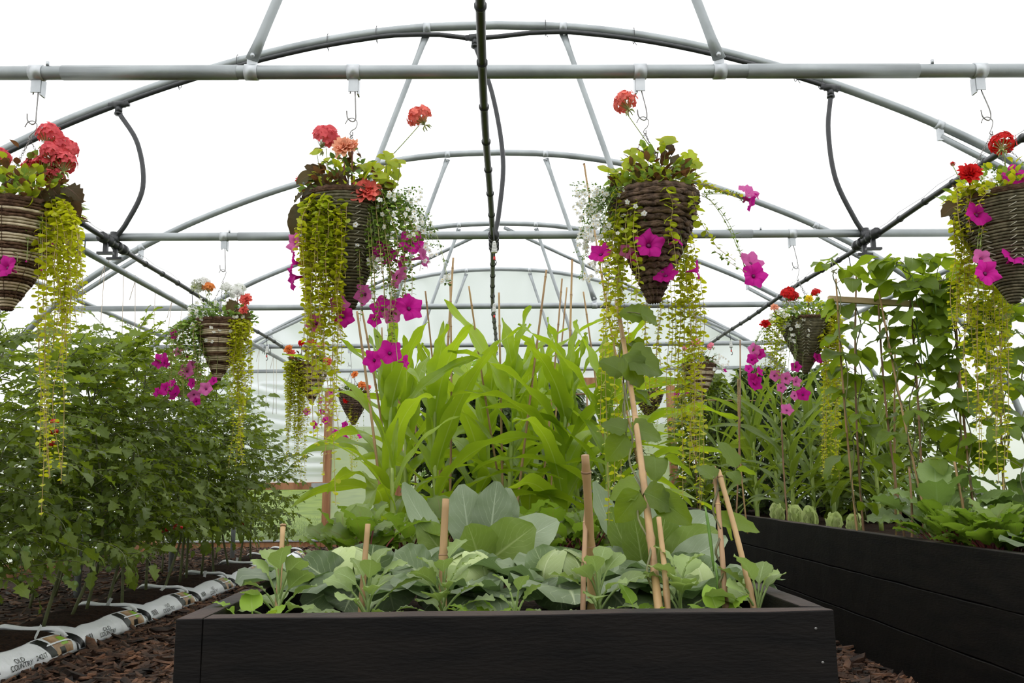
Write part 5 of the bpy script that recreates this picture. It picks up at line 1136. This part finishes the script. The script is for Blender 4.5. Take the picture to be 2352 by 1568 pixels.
def fill(t, n, seed, mats=('pgreen', 'bgreen'), rx=.15, hz=.08, s=.03):
    r = random.Random(seed); C = V(t['_c']); 
    for m_ in mats:
        b = MB()
        for k in range(n):
            a = r.random()*6.28; q = r.random()**.5; p = C + V((math.cos(a)*rx*q, math.sin(a)*rx*q, .01 + hz*r.random()*(1.3-q))); d = V((math.cos(a), math.sin(a), r.gauss(.3, .5)))
            b.leaf(frame(p, d, V((0, 0, 1)), r.gauss(0, .5)), s*(.6 + .8*r.random()), s*.6, ovate, 4, 1, .2, .6, .2)
        o = b.build('foliage', M_[m_], t); o['kind'] = 'stuff'
RB = random.Random(77)
def P3(t, px, py, dep=0.0): return at(px, py, Y=t['_Y'] + dep)
def petunias(t, lst, mat='magenta', stem=True):
    Y = t['_Y']; C = V(t['_c']); m = mpp(Y)
    for i, q in enumerate(lst):
        px, py, s = q[:3]; fx, fz = (q[3], q[4]) if len(q) > 4 else (RB.gauss(0, .5), RB.gauss(0, .35)); mm = q[5] if len(q) > 5 else mat
        dep = q[6] if len(q) > 6 else -.13 + .06*RB.random(); p = P3(t, px, py, dep); fy = -1 if abs(fx) < .9 else -.4
        n = V((fx, fy, fz)).normalized(); sc_ = s*m/.032*1.05
        inst('petunia_flower', PM[mm][i % 3], facing(p - n*.038*sc_, n, RB.random()*6), t, sc_)
        if stem:
            b = MB(); e = p - n*.04*sc_; c0 = C + V(((e.x-C.x)*.55, (e.y-C.y)*.5, .02 + (0 if e.z > C.z else 0))); mid = V((e.x*.6 + c0.x*.4 + .02*RB.gauss(0, 1), min(e.y, c0.y - .06), max(c0.z, e.z) - .25*abs(c0.z-e.z)))
            cs_ = bezier(c0, mid, e, 12); b.mi = 1; b.tube(cs_, .0013, 4, False); b.mi = 0
            for k in range(1, 12):
                for w in range(3):
                    a = RB.random()*6.28; d = V((math.cos(a), math.sin(a)*.8, .3)); b.leaf(frame(cs_[k], d, V((0, 0, 1))), .022*(.6 + .6*RB.random())*(1 if Y < 4 else 1.1), .008, lance, 3, 1, .2, .5, .2)
            b.build('trailing_stem', [M_['pgreen'], M_['gstem']], t)
def geraniums(t, lst, mat):
    Y = t['_Y']; C = V(t['_c']); m = mpp(Y)
    for i, q in enumerate(lst):
        px, py, s = q[:3]; p = P3(t, px, py, q[5] if len(q) > 5 else -.03 + .04*RB.random()); sc_ = s*m/.040; mm = q[4] if len(q) > 4 and q[4] else mat
        M = Matrix.Translation(p) @ Matrix.Rotation(RB.gauss(0, .3), 4, 'X') @ Matrix.Rotation(RB.gauss(0, .35), 4, 'Y'); inst('geranium_flower', GM[mm][i % 2], M, t, sc_)
        b0 = P3(t, *q[3]) if len(q) > 3 and q[3] else V((C.x + (p.x-C.x)*.4, Y, C.z + .02)); b = MB(); e = p - V((0, 0, .030*sc_)); b.tube(bezier(b0, V((b0.x*.35 + e.x*.65, e.y, b0.z*.5 + e.z*.5)), e, 8), .0017, 5); b.build('flower_stalk', M_['gstem'], t)
def begonias(t, lst, mat):
    Y = t['_Y']; C = V(t['_c']); m = mpp(Y)
    for i, q in enumerate(lst):
        px, py, s = q[:3]; p = P3(t, px, py, q[4] if len(q) > 4 else -.12); sc_ = s*m/.036; mm = q[3] if len(q) > 3 and q[3] else mat
        inst('begonia_flower', DM[mm][i % 2], facing(p, V((RB.gauss(0, .3), -1, .45)), RB.random()*6), t, sc_)
        b = MB(); b.tube(bezier(V((C.x + (p.x-C.x)*.5, Y-.03, C.z + .01)), V((p.x, p.y+.02, C.z + .02)), p + V((0, .01, -.01)), 8), .003, 6); b.build('begonia_stalk', M_['begstem'], t)
def gleaves(t, lst, s0=1.0):
    C = V(t['_c']); m = mpp(t['_Y'])
    for i, q in enumerate(lst):
        px, py, s = q; p = P3(t, px, py, -.12 + .12*RB.random()); s *= 1.2; n = V((RB.gauss(0, .5), -.9, .6 + RB.gauss(0, .4)))
        inst('geranium_leaf', GL[i % 2], facing(p, n, RB.random()*6), t, s*m/.024)
        b = MB(); b.tube(bezier(V((C.x + (p.x-C.x)*.5, C.y, C.z + .01)), V((p.x, C.y, C.z + .03)), p, 6), .0013, 4, False); b.build('leaf_stalk', M_['gstem'], t)
def bleaves(t, lst):
    C = V(t['_c']); m = mpp(t['_Y'])
    for i, q in enumerate(lst):
        x0, y0, x1, y1 = q[:4]; dep = -.10 + .08*RB.random(); p = P3(t, x0, y0, dep); e = P3(t, x1, y1, dep - .03); L = (e-p).length
        inst('begonia_leaf', BGL[i % 4], frame(p, e-p, V((RB.gauss(0, .5), -1, .7))), t, L/.085)
        b = MB(); b.tube(bezier(V((C.x + (p.x-C.x)*.45, C.y, C.z + .01)), V((p.x, C.y - .03, max(C.z, p.z) + .02)), p, 6), .0022, 5); b.build('leaf_stalk', M_['begstem'], t)
def bacopa(t, zones, leafn=10):
    C = V(t['_c']); Y = t['_Y']; m = mpp(Y); r = RB
    for (x, y, rx, ry, n) in zones:
        c = P3(t, x, y, -.08); b = MB(); b.mi = 0; k_ = max(3, n//5)
        for k in range(k_):
            e = P3(t, x + r.uniform(-rx, rx), y + r.uniform(-ry, ry), -.13 + .2*r.random()); s0 = V((C.x + (e.x-C.x)*.4, Y + (e.y-Y)*.4, C.z + .015)); mid = V((e.x*.75+s0.x*.25, e.y, max(s0.z, e.z) + .01)); cs_ = bezier(s0, mid, e, 9)
            b.mi = 1; b.tube(cs_, .0008, 3, False); b.mi = 0
            for p in cs_[2:]:
                for w in range(leafn//2):
                    d = V((r.gauss(0, 1), r.gauss(0, 1), r.gauss(0, .7))); q = p + d*.004*(Y/3); b.leaf(frame(q, d), .012, .009, ovate, 2, 1, 0, .4, .1)
        o = b.build('bacopa_foliage', [M_['bgreen'], M_['gstem']], t); o['kind'] = 'stuff'
        for k in range(n):
            a = r.random()*6.28; q = r.random()**.6; p = P3(t, x + math.cos(a)*rx*q, y + math.sin(a)*ry*q, -.15 + .15*r.random())
            inst('bacopa_flower', BM, facing(p, V((r.gauss(0, .5), -1, r.gauss(.2, .5))), r.random()*6), t, (1.05 if Y < 4 else 1.35)*(.8 + .4*r.random()))
def jenny(t, xs, y0, y1, n, seed, s=.0105, gap=.016, mat='jenny', spread=.10, dep=None, jit=.35):
    """n strands hanging between pixel columns xs, from y0 down to about y1"""
    r = random.Random(seed); C = V(t['_c']); Y = t['_Y']
    for k in range(n):
        px = xs[0] + (xs[1]-xs[0])*(k + r.random())/n; yb = y0 + (y1-y0)*(1 - jit*r.random()**1.3 if n > 1 else 1); dp = dep if dep is not None else -.17 + .13*r.random()
        e = at(px + r.gauss(0, 6), yb, Y=Y + dp); a = at(px, y0, Y=Y + dp); s0 = V((C.x + (a.x-C.x)*.7, Y + dp*.6, max(C.z, a.z) + .015))
        L = a.z - e.z; pts = [s0, V((a.x, a.y, a.z + .0))] + [V((a.x + (e.x-a.x)*f + r.gauss(0, .008), a.y + r.gauss(0, .006), a.z - L*f)) for f in (.33, .66)] + [e]
        jenny_strand(t, pts, seed*50+k, s, gap, mat)

# ---- the four baskets on the nearest crossbar
B1 = basket('striped cone basket at the left edge with coral red geraniums', 1, 85, (48, 492), (15, 712), .165, 'A')
fill(B1, 150, 1, ('pgreen', 'gera', 'begleaf'), .18, .20, .040); 
geraniums(B1, [(115, 312, 34, None), (150, 340, 30), (146, 372, 32), (100, 385, 30), (118, 350, 28), (75, 385, 24), (2, 362, 26), (125, 405, 24)], 'rose')
bleaves(B1, [(150, 430, 190, 452), (125, 450, 158, 490), (100, 470, 130, 500), (40, 430, 20, 400), (150, 455, 182, 490), (120, 430, 140, 460), (90, 440, 105, 470)])
gleaves(B1, [(20, 400, 20), (60, 405, 24), (45, 440, 24), (90, 430, 22), (10, 450, 24), (75, 460, 22), (100, 470, 18), (35, 470, 20)])
petunias(B1, [(12, 612, 24, -.3, .2), (-30, 590, 24)]); jenny(B1, (140, 182), 520, 740, 9, 11, .0105, .013); jenny(B1, (118, 176), 530, 850, 8, 12, .0102, .015); jenny(B1, (86, 150), 620, 1120, 6, 13, .0115, .021, jit=.25); jenny(B1, (102, 112), 640, 1185, 1, 14, .012, .024)
petunias(B1, [(120, 560, 2, 0, 0), (95, 620, 2, 0, 0), (60, 600, 2, 0, 0)])
B2 = basket('herringbone stitched cone basket left of centre with coral flowers', 1, 812, (800, 470), (806, 708), .150, 'B')
fill(B2, 130, 2, ('jennyg', 'bgreen', 'begleaf'), .15, .17, .032)
geraniums(B2, [(750, 316, 36, (758, 420)), (962, 268, 30, (905, 352), 'coral', -.05)], 'rose'); begonias(B2, [(840, 440, 36, 'coral'), (790, 338, 30, 'peach'), (808, 335, 18, 'peach'), (692, 412, 14, 'scarlet', 0)], 'coral')
bleaves(B2, [(740, 430, 690, 440), (730, 460, 665, 500), (700, 480, 664, 540), (720, 450, 690, 480), (735, 400, 745, 440), (700, 500, 672, 470), (712, 440, 668, 455), (705, 470, 660, 520), (760, 420, 745, 455), (810, 430, 835, 405), (740, 405, 700, 372), (720, 400, 676, 415), (790, 400, 830, 380), (770, 410, 800, 440), (730, 395, 712, 375), (850, 450, 880, 470), (800, 400, 760, 395)])
gleaves(B2, [(886, 362, 16), (902, 382, 18), (917, 374, 13), (886, 405, 18), (897, 428, 16), (862, 392, 20), (845, 400, 20), (728, 353, 15), (720, 412, 15), (870, 408, 16), (905, 400, 14), (835, 390, 16), (750, 372, 14)])
jenny(B2, (700, 790), 470, 660, 30, 21, .0125, .014, 'jennyg', jit=.6); jenny(B2, (690, 788), 500, 780, 22, 22, .0115, .015); jenny(B2, (696, 780), 560, 960, 13, 23, .011, .018); jenny(B2, (705, 782), 640, 1120, 5, 24, .0125, .026, jit=.3)
jenny(B2, (768, 770), 700, 1160, 1, 25, .013, .030); jenny(B2, (792, 802), 470, 640, 2, 26, .013, .02, 'jennyg', jit=.1)
bacopa(B2, [(910, 480, 46, 40, 34), (955, 520, 38, 40, 34), (885, 545, 32, 30, 16), (930, 450, 40, 20, 12), (865, 600, 22, 22, 14), (985, 580, 18, 24, 14), (1025, 640, 12, 12, 9), (825, 540, 14, 40, 4)])
jenny(B2, (860, 965), 520, 690, 12, 27, .010, .014, 'pgreen', jit=.5); jenny(B2, (825, 900), 640, 740, 5, 28, .008, .014, 'pgreen'); jenny(B2, (900, 905), 640, 800, 2, 29, .009, .014, 'pgreen')
petunias(B2, [(674, 557, 20, -.8, 0, 'pinkpet'), (672, 602, 20, -1.2, .2), (670, 638, 24, -.9, -.2), (885, 585, 26, -.1, .5), (946, 556, 27, .2, .2), (974, 590, 24, 1.4, .2, 'pinkpet'), (924, 602, 17, 1.2, -.4), (916, 636, 24, 1.1, -.8, 'pinkpet'), (942, 706, 27, .5, .1), (880, 706, 26, 0, .3), (834, 676, 22, -.6, -.2, 'pinkpet'), (792, 728, 20, .6, -.3), (895, 808, 25, .1, .2), (855, 828, 22, -.6, -.3), (932, 830, 14, 1.3, 0), (724, 742, 19, -.2, 0, 'pinkpet'), (780, 700, 20, .4, 0, 'pinkpet'), (900, 722, 20, .3, -.7, 'pinkpet'), (860, 735, 14, .2, -.4), (915, 700, 18, .6, .5), (872, 568, 16, -.3, .3)])
B3 = basket('dark rope coiled cone basket right of centre with magenta petunias', 1, 1470, (1500, 462), (1502, 694), .152, 'C')
fill(B3, 120, 3, ('pgreen', 'gera', 'begleaf'), .15, .19, .038)
geraniums(B3, [(1435, 234, 30, (1492, 335), 'coral', -.06)], 'coral')
gleaves(B3, [(1397, 396, 22), (1450, 352, 16), (1462, 368, 16), (1446, 378, 14), (1478, 385, 16), (1530, 330, 22), (1582, 360, 16), (1592, 376, 14), (1570, 402, 18), (1555, 380, 15), (1600, 382, 12), (1440, 420, 18), (1520, 400, 20), (1545, 420, 18), (1500, 430, 18), (1575, 430, 18), (1490, 360, 15), (1470, 405, 15)])
bleaves(B3, [(1520, 380, 1530, 330), (1510, 350, 1470, 345), (1540, 360, 1580, 390), (1500, 400, 1460, 420), (1510, 400, 1540, 440), (1480, 420, 1440, 440), (1450, 410, 1400, 420), (1530, 330, 1548, 350), (1500, 380, 1510, 420), (1540, 400, 1570, 380)])
bacopa(B3, [(1345, 460, 32, 38, 46), (1365, 515, 36, 38, 54), (1390, 440, 26, 22, 14), (1455, 480, 30, 30, 16), (1490, 490, 14, 24, 8), (1340, 560, 18, 26, 16), (1375, 610, 22, 16, 12), (1345, 640, 16, 16, 9), (1440, 445, 26, 14, 8), (1410, 540, 20, 36, 8)])
petunias(B3, [(1492, 560, 30, .05, .15), (1378, 580, 24, -.4, .5), (1555, 548, 17, .9, .6), (1602, 620, 20, 1.3, .1), (1528, 628, 26, -.4, .7), (1722, 440, 24, .4, .8, 'pinkpet', -.05), (1728, 462, 20, .9, -.6, 'magenta', -.05), (1728, 600, 26, .3, .5, 'pinkpet', -.05), (1734, 632, 26, .1, 0, 'magenta', -.08), (1440, 576, 16, -.2, 0, 'pinkpet'), (1456, 592, 12, .4, -.4)])
jenny(B3, (1385, 1435), 560, 1010, 9, 31, .0105, .017, jit=.6, dep=.06); jenny(B3, (1392, 1432), 700, 1220, 3, 32, .0125, .024, jit=.2); jenny(B3, (1480, 1585), 640, 1030, 11, 33, .0105, .019, jit=.5, dep=.16); jenny(B3, (1560, 1618), 700, 1150, 7, 34, .0115, .020, jit=.3, dep=.14); jenny(B3, (1590, 1612), 860, 1290, 2, 35, .0115, .024, jit=.1, dep=.10); jenny(B3, (1400, 1470), 520, 700, 8, 36, .014, .02, 'jennyg')
def rim_trail(t, pix, seed, s, mat, dep=-.12): jenny_strand(t, [at(x, y, Y=t['_Y']+dep) for x, y in pix], seed, s, .018, mat)
rim_trail(B3, [(1530, 430), (1545, 470), (1540, 520), (1548, 560), (1555, 620)], 1, .017, 'jennyg', -.16); rim_trail(B3, [(1590, 440), (1605, 500), (1630, 540), (1650, 570), (1690, 600)], 2, .014, 'jennyg'); rim_trail(B3, [(1580, 410), (1620, 425), (1670, 440), (1705, 448)], 3, .010, 'jenny'); rim_trail(B3, [(1600, 415), (1640, 430), (1690, 452)], 4, .008, 'jenny'); rim_trail(B3, [(1640, 575), (1680, 605), (1715, 625)], 5, .008, 'pgreen')
B4 = basket('herringbone stitched cone basket at the right edge with scarlet flowers', 1, 2250, (2318, 472), (2330, 695), .185, 'B')
fill(B4, 140, 4, ('jenny', 'pgreen', 'gera'), .20, .14, .032)
geraniums(B4, [(2302, 328, 30, (2305, 420), 'scarlet', -.06), (2188, 376, 6, (2215, 430), 'scarlet')], 'scarlet'); begonias(B4, [(2228, 398, 28, 'scarlet')], 'scarlet')
petunias(B4, [(2248, 490, 28, .1, .2), (2332, 408, 28, 0, .1), (2340, 442, 24, .2, 0), (2268, 625, 27, .1, .1), (2328, 588, 24, .2, .6), (2256, 592, 20, 0, .2, 'pinkpet')])
bleaves(B4, [(2200, 470, 2165, 488), (2300, 400, 2345, 385), (2200, 450, 2195, 420)]); gleaves(B4, [(2240, 425, 16), (2210, 440, 16), (2225, 455, 16), (2270, 440, 16), (2200, 468, 14)])
bacopa(B4, [(2265, 410, 30, 24, 12), (2250, 440, 24, 14, 6)])
jenny(B4, (2195, 2275), 430, 540, 6, 41, .0105, .014, 'jenny', jit=.6); jenny(B4, (2188, 2232), 500, 760, 8, 42, .0105, .014, dep=.02); jenny(B4, (2215, 2325), 640, 1010, 13, 43, .0110, .018, jit=.5, dep=.15); jenny(B4, (2240, 2320), 700, 1130, 5, 44, .0115, .022, jit=.2, dep=.13)
# ---- further baskets
B5 = basket('small striped cone basket above the tomatoes with white flowers', 2, 515, (512, 745), (500, 873), .155, 'A', detail=False)
fill(B5, 150, 5, ('bgreen', 'pgreen'), .18, .13, .035); geraniums(B5, [(455, 655, 18), (470, 648, 14), (520, 660, 14), (545, 668, 20)], 'white'); geraniums(B5, [(478, 660, 16)], 'orange'); begonias(B5, [(565, 688, 16, 'coral'), (560, 712, 12, 'coral'), (545, 672, 14, 'white')], 'coral')
bacopa(B5, [(470, 720, 44, 34, 46), (500, 750, 34, 24, 22), (540, 730, 26, 20, 16), (435, 750, 20, 14, 12), (480, 780, 16, 10, 8)], 8); bleaves(B5, [(545, 710, 575, 740), (540, 690, 520, 720)])
petunias(B5, [(368, 828, 17), (380, 832, 12), (400, 768, 11, 1.2, 0), (428, 852, 15, 0, 0, 'pinkpet'), (408, 808, 9, 0, 0, 'pinkpet'), (378, 892, 15), (400, 902, 16), (360, 900, 10), (394, 880, 10), (446, 908, 13, .5, -.8, 'pinkpet'), (472, 892, 14, 0, .1, 'pinkpet'), (490, 874, 9), (440, 880, 11), (452, 922, 8), (440, 838, 10, 0, 0, 'pinkpet')])
petunias(B5, [(410+10*i, 790+14*i, 3) for i in range(6)]); jenny(B5, (530, 575), 745, 960, 16, 51, .012, .015, jit=.5); jenny(B5, (535, 560), 820, 1075, 6, 52, .012, .018, jit=.3); jenny(B5, (395, 470), 750, 915, 22, 53, .011, .016, 'pgreen', jit=.6)
B6 = basket('small herringbone cone basket at right with red and yellow blooms', 2, 1820, (1852, 740), (1851, 858), .150, 'B', detail=False)
fill(B6, 170, 6, ('bgreen', 'gera', 'pgreen'), .18, .13, .03); geraniums(B6, [(1812, 676, 20, None, 'scarlet'), (1822, 682, 14, None, 'scarlet'), (1874, 672, 12, None, 'scarlet')], 'scarlet'); begonias(B6, [(1858, 686, 10, 'yellow'), (1779, 706, 10, 'peach'), (1758, 744, 12, 'scarlet')], 'scarlet')
bacopa(B6, [(1810, 730, 40, 28, 50), (1850, 755, 26, 24, 20), (1890, 715, 26, 14, 14), (1830, 780, 20, 14, 10)], 8)
petunias(B6, [(1732, 802, 13, 0, 0, 'pinkpet'), (1745, 812, 12), (1728, 825, 12), (1720, 846, 9), (1735, 878, 17), (1730, 868, 13), (1745, 852, 10), (1780, 862, 12, 0, 0, 'pinkpet'), (1806, 868, 13, 0, 0, 'pinkpet'), (1845, 905, 14), (1826, 908, 10, 0, 0, 'pinkpet'), (1808, 940, 13, 0, .4, 'pinkpet'), (1880, 822, 13), (1828, 842, 11), (1795, 890, 10, 0, 0, 'pinkpet'), (1830, 876, 11, .3, 0, 'pinkpet')])
jenny(B6, (1895, 1935), 730, 900, 14, 61, .012, .014, jit=.5); jenny(B6, (1885, 1932), 820, 1110, 9, 62, .0125, .018, jit=.35); jenny(B6, (1760, 1800), 740, 870, 10, 63, .0115, .016, 'jennyg')
B7 = basket('distant basket smothered in yellow-green trailing leaves, scarlet flowers on top', 3, 705, (712, 842), (716, 925), .150, 'A', detail=False)
fill(B7, 120, 7, ('begleaf', 'bgreen'), .15, .14, .045); begonias(B7, [(662, 802, 11, 'orange'), (670, 812, 10, 'coral'), (752, 830, 12, 'coral'), (692, 788, 8, 'scarlet')], 'coral'); geraniums(B7, [(716, 786, 10, None, 'scarlet'), (738, 792, 9, None, 'pinkg')], 'scarlet')
jenny(B7, (656, 700), 835, 1010, 26, 71, .0125, .014, jit=.5); jenny(B7, (660, 705), 900, 1110, 10, 72, .012, .018, jit=.4); bacopa(B7, [(745, 850, 26, 26, 26), (750, 930, 26, 30, 20)], 6); petunias(B7, [(722, 975, 9), (748, 965, 8), (705, 945, 8, 0, 0, 'pinkpet'), (735, 920, 7), (760, 900, 7, 0, 0, 'pinkpet'), (740, 945, 7)])
B8 = basket('small distant striped basket with pink geranium and white sprays', 3, 1596, (1606, 842), (1608, 928), .135, 'A', detail=False)
fill(B8, 120, 8, ('bgreen', 'begleaf'), .13, .10, .035); geraniums(B8, [(1598, 788, 13, None, 'pinkg'), (1632, 795, 9, None, 'pinkg'), (1572, 800, 7, None, 'pinkg')], 'pinkg'); begonias(B8, [(1612, 806, 8, 'white')], 'white'); bacopa(B8, [(1650, 832, 24, 20, 34), (1590, 815, 20, 14, 12)], 6)
petunias(B8, [(1568, 842, 6), (1554, 905, 6), (1577, 898, 6), (1665, 850, 5)]); jenny(B8, (1560, 1580), 830, 930, 5, 81, .012, .018, 'pgreen')
B9 = basket('tiny far basket with orange begonias left of the corn', 4, 803, (812, 912), (812, 975), .150, 'C', detail=False)
fill(B9, 140, 9, ('bgreen', 'begleaf'), .16, .14, .04); begonias(B9, [(815, 860, 9, 'orange'), (832, 884, 10, 'orange'), (845, 890, 8, 'coral'), (795, 918, 9, 'scarlet')], 'orange'); bacopa(B9, [(785, 888, 14, 22, 26), (800, 880, 20, 14, 12)], 6)
petunias(B9, [(838, 912, 6), (792, 975, 7), (793, 1005, 6), (828, 998, 8), (846, 935, 6), (770, 992, 6)]); jenny(B9, (802, 820), 930, 1100, 5, 91, .011, .018, jit=.2)
B10 = basket('tiny far dark basket behind the corn and yellow strands', 4, 1470, (1490, 905), (1492, 965), .150, 'C', detail=False)
fill(B10, 120, 10, ('bgreen', 'gera'), .16, .10, .04); petunias(B10, [(1505, 890, 6, 0, 0, 'pinkpet'), (1470, 900, 5)]); begonias(B10, [(1520, 900, 6, 'yellow')], 'yellow'); jenny(B10, (1470, 1510), 915, 1040, 6, 95, .012, .018, 'jennyg')
B11 = basket('tiny far basket hidden behind the middle corn, red blooms', 4, 1247, (1275, 900), (1275, 960), .150, 'A', detail=False)
fill(B11, 50, 12, ('bgreen', 'gera'), .16, .10, .04); geraniums(B11, [(1275, 842, 7, None, 'scarlet')], 'scarlet')
for o in list(bpy.data.objects):
    for k in ('_l', '_c', '_Y'):
        if k in o: del o[k]
